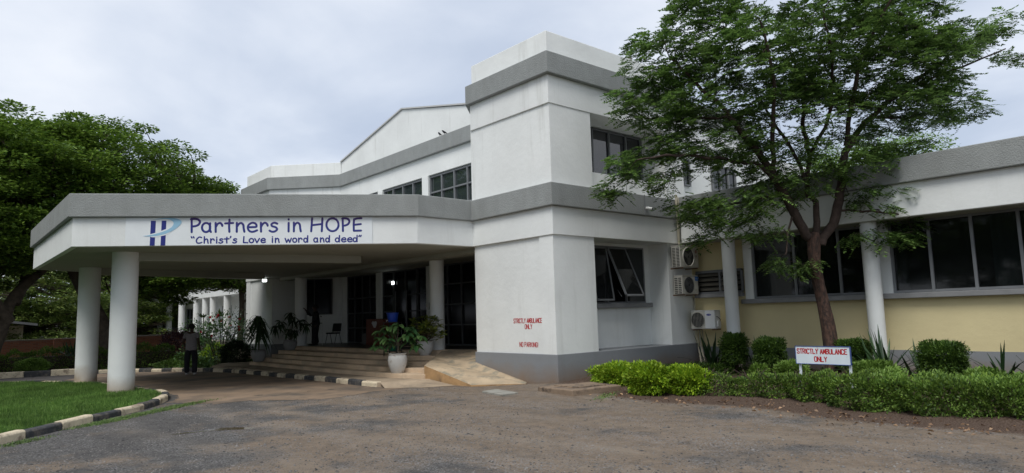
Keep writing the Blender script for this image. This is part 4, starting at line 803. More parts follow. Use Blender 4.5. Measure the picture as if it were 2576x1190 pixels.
# long front hedge along the bed
FH = [(11.9, 8.05, .28, .30), (11.9, 7.5, .30, .34), (12.05, 6.9, .32, .36), (12.2, 6.3, .32, .38), (12.15, 5.7, .36, .40), (11.85, 5.0, .44, .46), (11.85, 4.4, .46, .48), (11.95, 3.7, .42, .46), (12.15, 3.1, .40, .46), (12.4, 2.3, .40, .46), (12.7, 1.2, .40, .46), (12.8, 0, .40, .46)]
hedge = thing('hedge', 'long low green hedge edging the planting bed in front of the ambulance sign', 'hedge')
def hedge_leaves(path, n, lsz, m, parent, zf, thin=None, name='foliage', boxy=.75):
    P0 = np.array(path); seg = np.linalg.norm(np.diff(P0[:, :2], axis=0), axis=1); cs = np.r_[0, np.cumsum(seg)]; s = rng.uniform(0, cs[-1], n)
    cx_, cy_, h, wd = (np.interp(s, cs, P0[:, i]) for i in range(4)); tx = np.interp(s+.05, cs, P0[:, 0])-np.interp(s-.05, cs, P0[:, 0]); ty = np.interp(s+.05, cs, P0[:, 1])-np.interp(s-.05, cs, P0[:, 1])
    q = np.hypot(tx, ty)+1e-9; nx_, ny_ = ty/q, -tx/q
    a = rng.uniform(0, 2*np.pi, n); c, e = np.cos(a), np.sin(a); k = np.maximum(np.abs(c), np.abs(e)); c = c*(1-boxy)+c/k*boxy; e = e*(1-boxy)+e/k*boxy
    lump = 1+.17*np.sin(s*4.3+np.sin(s*2.1)*2)+.13*np.sin(s*9.7+a*2)+.12*np.sin(a*3+s*6.5)+.07*np.sin(s*21+a*5); r = rng.uniform(.5, 1.02, n)**.4*lump
    P = np.stack([cx_+nx_*c*wd*r, cy_+ny_*c*wd*r, h/2*(1+e*r)], 1); P[:, 2] += np.array([zf(x, y) for x, y in P[:, :2]]); d = np.stack([nx_*c, ny_*c, e], 1)+rng.normal(0, .6, (n, 3)); d[:, 2] += .2
    if thin is not None: kk = rng.random(n) < thin(s); P, d = P[kk], d[kk]
    V, F = leaf_quads(P, d, rng.normal(0, .6, len(P)), rng.uniform(.7, 1.35, len(P))*lsz, rng.uniform(.7, 1.1, len(P))*lsz*.5, .15); return mesh_np(name, V, F, m, parent)
bedz = lambda x, y: gz(x, y)-0.02
hedge_leaves(FH, 50000, .058, LEAFH, hedge, bedz, thin=lambda s: np.clip(.22+s*.28, .2, 1))
hedge_leaves([(11.95, 4.9, .48, .48), (11.8, 4.4, .50, .50), (12.05, 3.2, .44, .48), (12.4, 2.2, .42, .48)], 7000, .052, LEAFY, hedge, bedz, name='young_shoots')
hs = MB()
for i in range(90):
    k = rng.uniform(0, len(FH)-1.01); j = int(k); f = k-j; x = FH[j][0]*(1-f)+FH[j+1][0]*f+rng.uniform(-.2, .2); y = FH[j][1]*(1-f)+FH[j+1][1]*f
    pp, rr = smooth_path([(x, y, 0, .015), (x+rng.uniform(-.1, .1), y+rng.uniform(-.1, .1), .25, .011), (x+rng.uniform(-.3, .3), y+rng.uniform(-.25, .25), .52, .005)], 2); hs.tube(pp, rr, 5)
hs.build('stems', BARKD, hedge)
sz = lambda x, y: gz(x, y)-.03
for (x, y, d, lb, n) in ((12.05, 10.35, (.55, .62, .44), 'bright lime green bush nearest the stained concrete slab', 8000), (11.35, 8.95, (.40, .50, .64), 'tall bright lime green bush with an upright shoot, middle of the three lime bushes', 9000), (11.68, 8.25, (.34, .42, .54), 'bright lime green bush joining the start of the long hedge', 7500)):
    shrub('lime_bush', lb, 'bush', (x, y, sz(x, y)), d, n, LEAFL, .078, .25, 'lime green bushes at the bed corner')
for (x, y, d, lb) in ((15.1, 9.25, (.29, .29, .98), 'small clipped shrub on a pale stem in front of the first wing column'), (14.7, 8.1, (.31, .32, .90), 'square clipped shrub between the first wing column and the tree'), (15.4, 6.55, (.36, .36, .85), 'dark clipped shrub just right of the tree trunk'), (14.2, 4.45, (.38, .38, .88), 'square clipped shrub right of the second wing column'), (14.9, 2.75, (.45, .5, 1.0), 'clipped shrub cut off by the right edge of the picture')):
    shrub('clipped_shrub', lb, 'shrub', (x, y, sz(x, y)), d, 15000, LEAFT, .05, .72, 'clipped shrubs along the ward wing', zlift=.26, stems=5, lumps=.13)
for (x, y, d, n, lb) in ((14.2, 7.35, (.34, .34, .42), 2400, 'low green bush under the left half of the ambulance sign'), (13.9, 5.55, (.50, .42, .50), 4200, 'low leafy bush right of the ambulance sign in front of the spiky plant'), (13.4, 3.6, (.36, .36, .46), 3000, 'low yellow green bush in front of the right hand clipped shrub'), (13.3, 2.9, (.36, .36, .42), 2800, 'low yellow green bush at the right edge behind the hedge'), (14.0, 8.0, (.2, .2, .35), 900, 'small leafy seedling left of the ambulance sign')):
    shrub('low_bush', lb, 'bush', (x, y, sz(x, y)), d, n, LEAFY, .075, .2, 'low yellow green bushes in the bed')
def spiky(loc, n, ln, label, group='spiky plants along the ward wing', wd=.06, up=1.4, m=LEAFX, cat='plant', name='spiky_plant'):
    t = thing(name, label, cat, loc, group=group); Vs, Fs, o = [], [], 0
    for i in range(n):
        a = rng.uniform(0, 6.28); el = rng.uniform(.35, up); L_ = ln*rng.uniform(.7, 1.15); d = np.array([math.cos(a)*math.cos(el), math.sin(a)*math.cos(el), math.sin(el)]); s = np.array([-math.sin(a), math.cos(a), 0]); b = rng.normal(0, .07, 3); b[2] = 0
        tt = np.linspace(0, 1, 6); P = b+d*(tt*L_)[:, None]+np.array([0, 0, -1])*(tt**2.4*L_*.28*math.cos(el))[:, None]; w_ = np.array([.6, .95, 1, .85, .55, .04])*wd*rng.uniform(.8, 1.2)/2
        V = np.concatenate([P-s*w_[:, None]+np.array([0, 0, .008]), P, P+s*w_[:, None]+np.array([0, 0, .008])]); 
        F = [(k, k+6, k+7, k+1) for k in range(5)]+[(k+6, k+12, k+13, k+7) for k in range(5)]; Vs.append(V); Fs.append(np.array(F)+o); o += 18
    mesh_np('leaves', np.concatenate(Vs), np.concatenate(Fs), m, t); return t
for (x, y, n, l, lb) in ((15.5, 10.15, 40, 1.05, 'spiky strap leaved plant under the lowest air conditioner'), (15.3, 8.68, 26, .9, 'spiky strap leaved plant between the two left clipped shrubs'), (15.0, 5.75, 60, 1.15, 'biggest spiky strap leaved plant at the foot of the second wing column'), (15.1, 5.05, 26, .95, 'spiky strap leaved plant between the second wing column and a clipped shrub'), (15.0, 3.75, 18, .9, 'sparse spiky plant against the grey plinth near the right edge'), (15.5, 3.35, 14, .8, 'spiky plant next to the shrub at the right edge')):
    spiky((x, y, sz(x, y)), n, l, lb)
tag(shrub('ground_cover', None, None, (15.0, 10.1, .05), (.8, 1.0, .26), 4500, LEAFT, .07, .4, twig=False), 'dark low ground cover in the bed corner beneath the air conditioners', 'ground cover')
cov = rng.uniform(0, 1, (2600, 2)); P = np.stack([12.2+cov[:, 0]*4.6, 2.0+cov[:, 1]*9.2, np.full(2600, .1)+rng.uniform(0, .08, 2600)], 1)
V, F = leaf_quads(P, rand_dirs(2600, .5, .2), rng.normal(0, .5, 2600), .09, .05); tag(mesh_np('bed_weeds', V, F, LEAFT), 'scattered low weeds on the soil of the planting bed', 'weeds', kind='stuff')
n = 420; ly = rng.uniform(1.5, 11, n); lx = np.array([soilx(v) for v in ly])+rng.normal(.25, .32, n)
P = np.stack([lx, ly, np.array([gz(a, b) for a, b in zip(lx, ly)])+.0], 1); V, F = leaf_quads(P, rand_dirs(n, .15, .1), rng.normal(0, .8, n), rng.uniform(.03, .10, n), rng.uniform(.02, .05, n), .3); tag(mesh_np('fallen_leaves', V, F, DRYL), 'dry brown leaves lying on the soil in front of the hedge', 'fallen leaves', kind='stuff')
# left background planting
h2 = thing('hedge', 'far clipped hedge with a sunlit top in front of the brick wall', 'hedge')
hedge_leaves([(-6, 37.5, 1.0, .6), (2.0, 37.4, 1.0, .6), (5.5, 36.9, 1.02, .6), (9.2, 36.0, 1.0, .55)], 42000, .085, LEAFH, h2, lambda x, y: gz(x, y)-.05, boxy=.9)
hedge_core = MB(); hedge_core.prism([(-6, 37.2), (2, 37.1), (5.5, 36.6), (9.1, 35.8), (9.3, 36.2), (5.5, 37.2), (2, 37.7), (-6, 37.8)], -.3, .45); hedge_core.build('stems', BARKD, h2)  # solid dark core added inside the leaves to block see-through, not separate stems
shrub('round_shrub', 'small round yellow green shrub at the foot of the leftmost tree', 'shrub', (3.5, 35.3, ga), (.62, .5, .72), 4500, LEAFY, .08, .1)
spiky((4.9, 35.6, ga+.75), 26, .75, 'dark palm like plant rising above the far hedge', group=None, wd=.08, name='cycad', cat='plant')
shrub('maroon_bush', 'dark maroon bush left of the rail, in front of the white colonnade', 'bush', (10.6, 39.6, -.25), (1.35, 1.2, 1.75), 7000, LEAFP, .10, .1)
shrub('round_shrub', 'rounded dark green shrub below the maroon bush', 'shrub', (9.2, 33.8, -.22), (.7, .6, .62), 4500, LEAFT, .07, .15); shrub('round_shrub', 'low dark green shrub between the near canopy column and the rail', 'shrub', (8.2, 32.4, -.22), (.8, .5, .36), 3000, LEAFT, .07, .15)
shrub('lime_bush', 'glowing lime green bush behind the rail posts', 'bush', (10.2, 33.0, -.2), (.55, .5, .95), 2600, LEAFL, .13, .1)
shrub('leafy_bush', 'mixed dark bush along the kerb left of the man in the grey shirt', 'bush', (8.9, 30.9, -.2), (.75, .6, .42), 3600, LEAFT, .08, .15); shrub('dark_bush', 'almost black rounded bush behind the kerb, right of the rose bush', 'bush', (9.75, 28.9, -.1), (.62, .65, 1.05), 8000, leafmat('very_dark_leaf', (.008, .02, .008), (.025, .05, .015), .1), .07, .15)
rose = shrub('rose_bush', 'tall open bush with red flowers behind the man in the grey shirt', 'bush', (9.55, 30.3, -.15), (1.35, 1.1, 2.15), 3800, LEAFR, .11, .05, lumps=.3, stems=22)
V_, F_, o_ = [], [], 0
for i in range(18):
    a = rand_dirs(1)[0]; c_ = np.array([a[0]*1.3, a[1]*1.05, 1.15+abs(a[2])*1.05]); dd = rand_dirs(12); V, F = leaf_quads(np.tile(c_, (12, 1)), dd, rng.normal(0, 1, 12), .075, .07); mesh_np('flower', V, F, ROSE, rose)
grass('grass', [(9.9, 28.6), (11.2, 28.8), (11.2, 31), (10.6, 31)], 9000, (.05, .13), .012, GRASSM, lambda x, y: .0, (9.8, 11.3), (28.5, 31), 'small bright patch of grass beside the left block plinth')
for i, (x, y, h) in enumerate(((11.35, 38.9, 2.35), (11.8, 39.3, 1.9), (12.2, 38.9, 2.4))):
    t = spiky((x, y, gz(x, y)), 1, .01, ('leftmost slender stemmed plant with a tuft of leaves behind the rail', 'shortest slender stemmed plant with a tuft of leaves behind the rail', 'rightmost slender stemmed plant with a tuft of leaves behind the rail')[i], 'slender stemmed plants', name='tufted_plant')
    st = MB(); st.tube([(0, 0, 0), (.05, 0, h/2), (0, 0, h)], [.04, .03, .025], 6); st.build('stem', BARKG, t)
    Vn = t.children[0]; bpy.data.objects.remove(Vn); s2 = spiky((0, 0, 0), 12, .45, 'x', None, wd=.09, m=LEAFY); lv_ = s2.children[0]; lv_.parent = t; lv_.location = (0, 0, h); bpy.data.objects.remove(s2)
# brick wall and the roof beyond it
BRK, N_, L__, b_ = newmat('red_brick'); tcb = N_.new('ShaderNodeTexCoord'); mpb = N_.new('ShaderNodeMapping'); mpb.inputs['Rotation'].default_value = (R(90), 0, 0); L__.new(tcb.outputs['Object'], mpb.inputs[0])
bk = N_.new('ShaderNodeTexBrick'); L__.new(mpb.outputs[0], bk.inputs[0]); bk.inputs['Scale'].default_value = 1.0; bk.inputs['Brick Width'].default_value = .24; bk.inputs['Row Height'].default_value = .085; bk.inputs['Mortar Size'].default_value = .008
bk.inputs['Color1'].default_value = (.52, .20, .105, 1); bk.inputs['Color2'].default_value = (.40, .145, .08, 1); bk.inputs['Mortar'].default_value = (.36, .26, .19, 1); L__.new(bk.outputs[0], b_.inputs['Base Color']); b_.inputs['Roughness'].default_value = .9
bw = thing('brick_wall', 'low red brick boundary wall with a pale coping behind the far hedge', 'wall')
mb = MB(); mb.prism([(-14, 45.2), (12.5, 43.6), (12.5, 43.85), (-14, 45.45)], -1.2, 1.08); mb.build('brickwork', BRK, bw)
mb = MB(); mb.prism([(-14, 45.15), (12.5, 43.55), (12.5, 43.9), (-14, 45.5)], 1.08, 1.15); mb.build('coping', mat('pale_coping', (.35, .30, .24), .9), bw)
mb = MB(); mb.box(5.2, 5.6, 43.75, 44.0, -1.2, 1.12); mb.box(2.6, 3.0, 43.9, 44.2, -1.2, 1.12) if False else None; mb.build('brick_pier', BRK, bw)
hs_ = thing('low_house', 'dark roofed house mostly hidden behind the brick wall', 'house'); mb = MB()
mb.add([(-1, 56, 2.9), (5.6, 55, 1.9), (5.6, 62, 1.9), (-1, 62, 2.9), (-1, 56, 3.05), (5.6, 55, 2.05), (5.6, 62, 2.05), (-1, 62, 3.05)], [(3,2,1,0),(4,5,6,7),(0,1,5,4),(1,2,6,5),(2,3,7,6),(3,0,4,7)]); mb.build('roof', mat('dull_roof_sheet', (.09, .095, .10), .5), hs_)
mb = MB(); mb.box(-1, 5, 57, 61, -1, 1.95); mb.build('wall', CREAM, hs_)
# railing of the left ramp
rl = thing('railing', 'grey tubular steel handrail climbing beside the left walkway', 'railing')
top = [(11.0, 50.5, .2), (11.3, 47.6, .62), (12.0, 42.5, 1.05), (13.0, 37.5, 1.55), (13.2, 33.4, 1.58)]
mb = MB(); mb.tube(top, .035, 8); mb.build('top_rail', STEEL, rl, smooth=True); mb = MB(); mb.tube([(x, y, z-.38) for x, y, z in top[1:]], .03, 8); mb.build('mid_rail', STEEL, rl, smooth=True)
for i in range(16):
    f = i/15*(len(top)-1.001); j = int(f); q = Vector(top[j]).lerp(Vector(top[j+1]), f-j); mb = MB(); mb.tube([(q.x, q.y, q.z-.95), (q.x, q.y, q.z)], .022, 6); mb.build('post', STEEL, rl, smooth=True)
rw = MB(); rw.prism([(11.2, 33.2), (13.2, 32.6), (13.2, 48), (11.1, 50.5)], -1.2, lambda p: .6 if p[1] < 40 else -.3); tag(rw.build('ramp', mat('pale_ramp_screed', (.40, .36, .30), .9, var=.1)), kind='structure')
# ------------------------------------------------------------------ lettering
def text(name, s, o, u, w, h, m, parent, bold=.0, n=None, depth=.003):
    """s fitted into a box w x h whose lower left corner is o, running along u"""
    c = bpy.data.curves.new(name, 'FONT'); c.body = s; c.offset = bold; c.extrude = 0.0; ob = bpy.data.objects.new(name, c); C.objects.link(ob)
    bpy.context.view_layer.update(); me = bpy.data.meshes.new_from_object(ob.evaluated_get(bpy.context.evaluated_depsgraph_get())); bpy.data.objects.remove(ob)
    V = np.array([v.co for v in me.vertices]); mn, mx_ = V.min(0), V.max(0); u = Vector(u).normalized(); n = Vector(n) if n else Vector((u.y, -u.x, 0)); o = Vector(o)
    for v in me.vertices:
        a = (v.co.x-mn[0])/(mx_[0]-mn[0])*w; b = (v.co.y-mn[1])/(mx_[1]-mn[1])*h; v.co = o+u*a+Vector((0, 0, b))+n*depth
    me.materials.append(m); t = bpy.data.objects.new(name, me); C.objects.link(t); t.parent = parent
    if parent and parent.type == 'EMPTY' and parent.location.length > 0: pass
    return t
def text_local(*a, **k): return text(*a, **k)
def arc(cx_, cy_, rx, ry, a0, a1, n=14): return [(cx_+rx*math.cos(R(a0+(a1-a0)*i/n)), cy_+ry*math.sin(R(a0+(a1-a0)*i/n))) for i in range(n+1)]
def spl(pts, k=4):
    q, _ = smooth_path([(x, y, 0, 1) for x, y in pts], k); return [(p[0], p[1]) for p in q]
nar = spl([(.06, .36), (.28, .58), (.58, .67), (.85, .52), (.91, .25), (1, 0)])
GL = {'P': [[(.06, 1), (.1, 0)], spl([(.0, .97), (.35, 1), (.75, .95), (.99, .78), (.85, .56), (.5, .45), (.1, .42)])],
 'a': [arc(.46, .34, .46, .34, 0, 360, 20), spl([(.90, .66), (.87, .38), (.9, .15), (1, 0)])], 'r': [[(.06, .68), (.1, 0)], spl([(.1, .38), (.35, .6), (.68, .68), (.95, .55), (1, .45)])],
 't': [[(.54, .92), (.5, .4), (.55, 0)], [(0, .64), (1, .67)]], 'n': [[(.05, .68), (.06, 0)], nar], 'e': [spl([(.1, .34), (.5, .35), (.93, .38), (.85, .6), (.5, .68), (.12, .52), (.04, .28), (.2, .06), (.55, -.01), (1, .1)])],
 's': [spl([(.95, .60), (.6, .68), (.25, .58), (.3, .42), (.75, .33), (.95, .17), (.65, .01), (.3, -.01), (0, .07)])], 'i': [[(.5, .66), (.5, 0)], [(.5, .92), (.5, .94)]],
 'H': [[(.1, 1), (.02, 0)], [(1, 1), (.95, 0)], [(.06, .47), (.97, .56)]], 'O': [arc(.5, .5, .5, .5, 0, 360, 26)], 'E': [spl([(1, 1), (.5, .98), (.14, .9)]), [(.14, .92), (.08, .5), (.1, .03)], [(.1, .02), (.95, .03)], [(.1, .48), (.93, .54)]],
 'C': [spl([(.95, .9), (.6, 1), (.25, .78), (.06, .42), (.2, .08), (.55, -.01), (1, .12)])], 'h': [[(.05, 1.04), (.06, 0)], nar], "'": [[(.7, 1.06), (.4, .84)]], 'o': [arc(.5, .34, .5, .34, 0, 360, 18)], 'L': [[(.12, 1), (.05, .05)], [(.06, .03), (1, .0)]],
 'v': [[(0, .66), (.46, 0)], [(.46, 0), (1, .68)]], 'w': [[(0, .64), (.24, 0)], [(.24, 0), (.5, .5)], [(.5, .5), (.76, 0)], [(.76, 0), (1, .66)]], 'd': [arc(.42, .33, .42, .33, 0, 360, 18), [(.95, 1.06), (.92, 0)]],
 'q1': [[(.1, 1.06), (.3, .86)], [(.65, 1.06), (.85, .86)]], 'q2': [[(.35, 1.06), (.15, .86)], [(.9, 1.06), (.7, .86)]]}
def strokes(items, zx0, zx1, s0, s1, z0, cap, rad, O, u, n, name, m, parent):
    mb = MB(); k = (s1-s0)/(zx1-zx0); O = Vector(O); u = Vector(u); n = Vector(n)
    for g, a, b in items:
        for st in GL[g]:
            pts = [O+u*(s0+(a+(b-a)*x-zx0)*k)+Vector((0, 0, z0+y*cap)) for x, y in st]
            closed = (pts[0]-pts[-1]).length < 1e-4
            if len(pts) == 2: pts = [pts[0].lerp(pts[1], t) for t in (0, .33, .66, 1)]
            if not closed:
                d0 = (pts[0]-pts[1]).normalized()*rad; d1 = (pts[-1]-pts[-2]).normalized()*rad
                rr = [rad*.05, rad*.72]+[rad]*len(pts)+[rad*.72, rad*.05]; pts = [pts[0]+d0, pts[0]+d0*.7]+pts+[pts[-1]+d1*.7, pts[-1]+d1]
            else: rr = [rad]*len(pts)
            i0 = len(mb.v); mb.tube(pts, rr, 8, cap=False); 
            for i in range(i0, len(mb.v)):
                v = Vector(mb.v[i]); dd = (v-O).dot(n); mb.v[i] = tuple(v-n*dd*.86)
    return mb.build(name, m, parent, smooth=True)
SA = Vector((2.5, 18.65, 0)); SU = (Vector((9.4, 14.6, 0))-SA).normalized(); SN = Vector((SU.y, -SU.x, 0))
def sp(s, z, o): return SA+SU*s+SN*o+Vector((0, 0, z))
sign = thing('sign_board', 'long white sign board with blue lettering and logo on the front of the canopy', 'sign')
def slab(pts, o0, o1, name, m, parent):
    mb = MB(); n = len(pts); mb.add([tuple(sp(s, z, o0)) for s, z in pts]+[tuple(sp(s, z, o1)) for s, z in pts], [tuple(range(n))[::-1], tuple(range(n, 2*n))]+[(i, (i+1) % n, n+(i+1) % n, n+i) for i in range(n)]); return mb.build(name, m, parent)
slab([(1.14, 3.585), (6.88, 3.585), (6.88, 4.262), (1.14, 4.262)], .031, .050, 'board', BOARD, sign)
LET = mat('sign_letter_film', (0.035, 0.035, 0.23), .45)
NNL, LLL, BBB = LET.node_tree.nodes, LET.node_tree.links, LET.node_tree.nodes['Principled BSDF']
tcl = NNL.new('ShaderNodeTexCoord'); sxl = NNL.new('ShaderNodeSeparateXYZ'); LLL.new(tcl.outputs['Object'], sxl.inputs[0]); mrl = NNL.new('ShaderNodeMapRange'); mrl.inputs[1].default_value = 4.02; mrl.inputs[2].default_value = 4.24; LLL.new(sxl.outputs[2], mrl.inputs[0])
mxl = NNL.new('ShaderNodeMix'); mxl.data_type = 'RGBA'; LLL.new(mrl.outputs[0], mxl.inputs[0]); mxl.inputs[6].default_value = (.022, .032, .20, 1); mxl.inputs[7].default_value = (.05, .02, .14, 1); LLL.new(mxl.outputs[2], BBB.inputs['Base Color'])
l1 = [('P', 638, 725), ('a', 745, 832), ('r', 872, 942), ('t', 970, 1047), ('n', 1080, 1160), ('e', 1190, 1285), ('r', 1318, 1390), ('s', 1410, 1490), ('i', 1590, 1612), ('n', 1650, 1725), ('H', 1828, 1945), ('O', 1987, 2112), ('P', 2150, 2225), ('E', 2262, 2350)]
for i0, i1 in ((0, 8), (8, 10), (10, 14)): strokes(l1[i0:i1], 628, 2358, 2.57, 6.63, 3.905, .325, .0265, tuple(sp(0, 0, .0515)), SU, SN, 'lettering', LET, sign)
l2 = [('q1', 635, 672), ('C', 686, 742), ('h', 764, 804), ('r', 826, 862), ('i', 882, 892), ('s', 908, 948), ('t', 962, 1006), ("'", 1015, 1028), ('s', 1044, 1083), ('L', 1148, 1192), ('o', 1207, 1250), ('v', 1262, 1308), ('e', 1322, 1368), ('i', 1434, 1442), ('n', 1466, 1505), ('w', 1566, 1628), ('o', 1643, 1683), ('r', 1700, 1736), ('d', 1755, 1797), ('a', 1858, 1898), ('n', 1924, 1962), ('d', 1980, 2020), ('d', 2080, 2124), ('e', 2142, 2190), ('e', 2205, 2253), ('d', 2265, 2308), ('q2', 2320, 2352)]
for i0, i1 in ((0, 9), (9, 13), (13, 15), (15, 19), (19, 22), (22, 27)): strokes(l2[i0:i1], 632, 2355, 2.59, 6.62, 3.635, .150, .0175, tuple(sp(0, 0, .0515)), SU, SN, 'lettering', NAVY, sign)
for a, b in ((1.685, 1.795), (1.925, 2.03)): slab([(a, 3.588), (b, 3.588), (b+.01, 4.185), (a+.01, 4.185)], .051, .053, 'logo_bar', NAVY, sign)
outer = spl([(1.52, 3.815), (1.78, 3.81), (2.05, 3.875), (2.25, 3.99), (2.38, 4.13), (2.33, 4.215), (2.18, 4.25), (1.95, 4.245), (1.70, 4.20)]); inn = spl([(1.70, 4.20), (1.92, 4.225), (2.10, 4.215), (2.20, 4.14), (2.17, 4.04), (2.05, 3.955), (1.85, 3.88), (1.65, 3.835), (1.52, 3.815)])
slab(outer[:-1]+inn[:-1], .0545, .056, 'logo_swoosh', SKYBL, sign)
wo = spl([(1.6, 3.83), (1.78, 3.785), (2.07, 3.85), (2.12, 3.90)]); wi = spl([(2.12, 4.03), (2.04, 3.985), (1.85, 3.91), (1.6, 3.83)])
slab(wo+wi[:-1], .0532, .0542, 'logo_gap', BOARD, sign)
WU = (0, -1, 0)
GB = {'S': [[(.95, .82), (.75, 1), (.2, 1), (0, .82), (.05, .6), (.9, .4), (1, .18), (.8, 0), (.2, 0), (0, .2)]], 'T': [[(0, 1), (1, 1)], [(.5, 1), (.5, 0)]], 'R': [[(0, 0), (0, 1), (.75, 1), (.95, .85), (.9, .6), (.7, .5), (0, .5)], [(.5, .5), (1, 0)]], 'I': [[(.5, 0), (.5, 1)]],
 'C': [[(1, .8), (.75, 1), (.2, 1), (0, .8), (0, .2), (.2, 0), (.75, 0), (1, .2)]], 'L': [[(0, 1), (0, 0), (1, 0)]], 'Y': [[(0, 1), (.5, .45), (1, 1)], [(.5, .45), (.5, 0)]], 'A': [[(0, 0), (.5, 1), (1, 0)], [(.2, .32), (.8, .32)]], 'M': [[(0, 0), (.05, 1), (.5, .25), (.95, 1), (1, 0)]],
 'B': [[(0, 0), (0, 1), (.75, 1), (.95, .8), (.75, .54), (0, .54)], [(.75, .54), (1, .3), (.8, 0), (0, 0)]], 'U': [[(0, 1), (0, .2), (.2, 0), (.8, 0), (1, .2), (1, 1)]], 'N': [[(0, 0), (0, 1), (1, 0), (1, 1)]], 'E': [[(1, 1), (0, 1), (0, 0), (1, 0)], [(0, .52), (.8, .52)]],
 'O': [[(.2, 0), (0, .2), (0, .8), (.2, 1), (.8, 1), (1, .8), (1, .2), (.8, 0), (.2, 0)]], 'P': [[(0, 0), (0, 1), (.8, 1), (1, .8), (.8, .48), (0, .48)]], 'K': [[(0, 0), (0, 1)], [(1, 1), (.05, .45)], [(.3, .6), (1, 0)]], 'G': [[(1, .8), (.75, 1), (.2, 1), (0, .8), (0, .2), (.2, 0), (.8, 0), (1, .15), (1, .45), (.6, .45)]], '!': [[(.5, 1), (.5, .35)], [(.5, .04), (.5, 0)]]}
def block(s_, o, w, h, rad, m, parent, u=(0, -1, 0), n=(-1, 0, 0), name='painted_lettering'):
    adv = sum(.55 if c == ' ' else (.45 if c in 'I!' else 1.0) for c in s_); k = w/adv; x = 0; mb = MB(); u = Vector(u); n = Vector(n); o = Vector(o)
    for c in s_:
        a = .55 if c == ' ' else (.45 if c in 'I!' else 1.0)
        if c != ' ':
            for st in GB[c]:
                for q in range(len(st)-1):
                    p0, p1 = [o+u*(x+(.14+(a-.28)*px)*k)+Vector((0, 0, py*h)) for px, py in (st[q], st[q+1])]; d = (p1-p0).normalized()*rad*.55; i0 = len(mb.v)
                    mb.tube([p0-d, p1+d], rad, 8, cap=True)
                    for i in range(i0, len(mb.v)): v = Vector(mb.v[i]); dd = (v-o).dot(n); mb.v[i] = tuple(v-n*dd*(.86-.004*(q % 3)))
        x += a*k
    return mb.build(name, m, parent)
block('STRICTLY AMBULANCE', (11.268, 13.09, 1.49), 1.06, .105, .0100, RED, main); block('ONLY', (11.268, 12.67, 1.345), .28, .105, .0100, RED, main); block('NO PARKING!', (11.268, 12.89, .905), .70, .105, .0100, RED, main)
# ------------------------------------------------------------------ ambulance sign in the bed
asg = thing('ambulance_sign', 'small white board with red words on two pale posts behind the hedge', 'sign')
def lcl(p, u, x, z, o=0): return (p[0]+u[0]*x, p[1]+u[1]*x, z)
mb = MB(); mb.box(13.30, 13.335, 5.71, 6.775, .565, .905); mb.build('board', SIGNW, asg, bevel=.004)
mb = MB()
for y0, y1, z0, z1 in ((5.705, 6.78, .902, .912), (5.705, 6.78, .558, .567), (5.702, 5.713, .568, .901), (6.772, 6.782, .568, .901)): mb.box(13.292, 13.338, y0, y1, z0, z1)
mb.build('rim', SIGNB, asg)
for y in (6.725, 5.745): mb = MB(); mb.box(13.336, 13.375, y-.022, y+.022, -.1, .90); mb.build('post', SIGNW, asg, bevel=.004)
block('STRICTLY AMBULANCE', (13.299, 6.75, .765), .99, .09, .0098, RED, asg, name='lettering'); block('ONLY', (13.299, 6.41, .615), .26, .09, .0098, RED, asg, name='lettering')

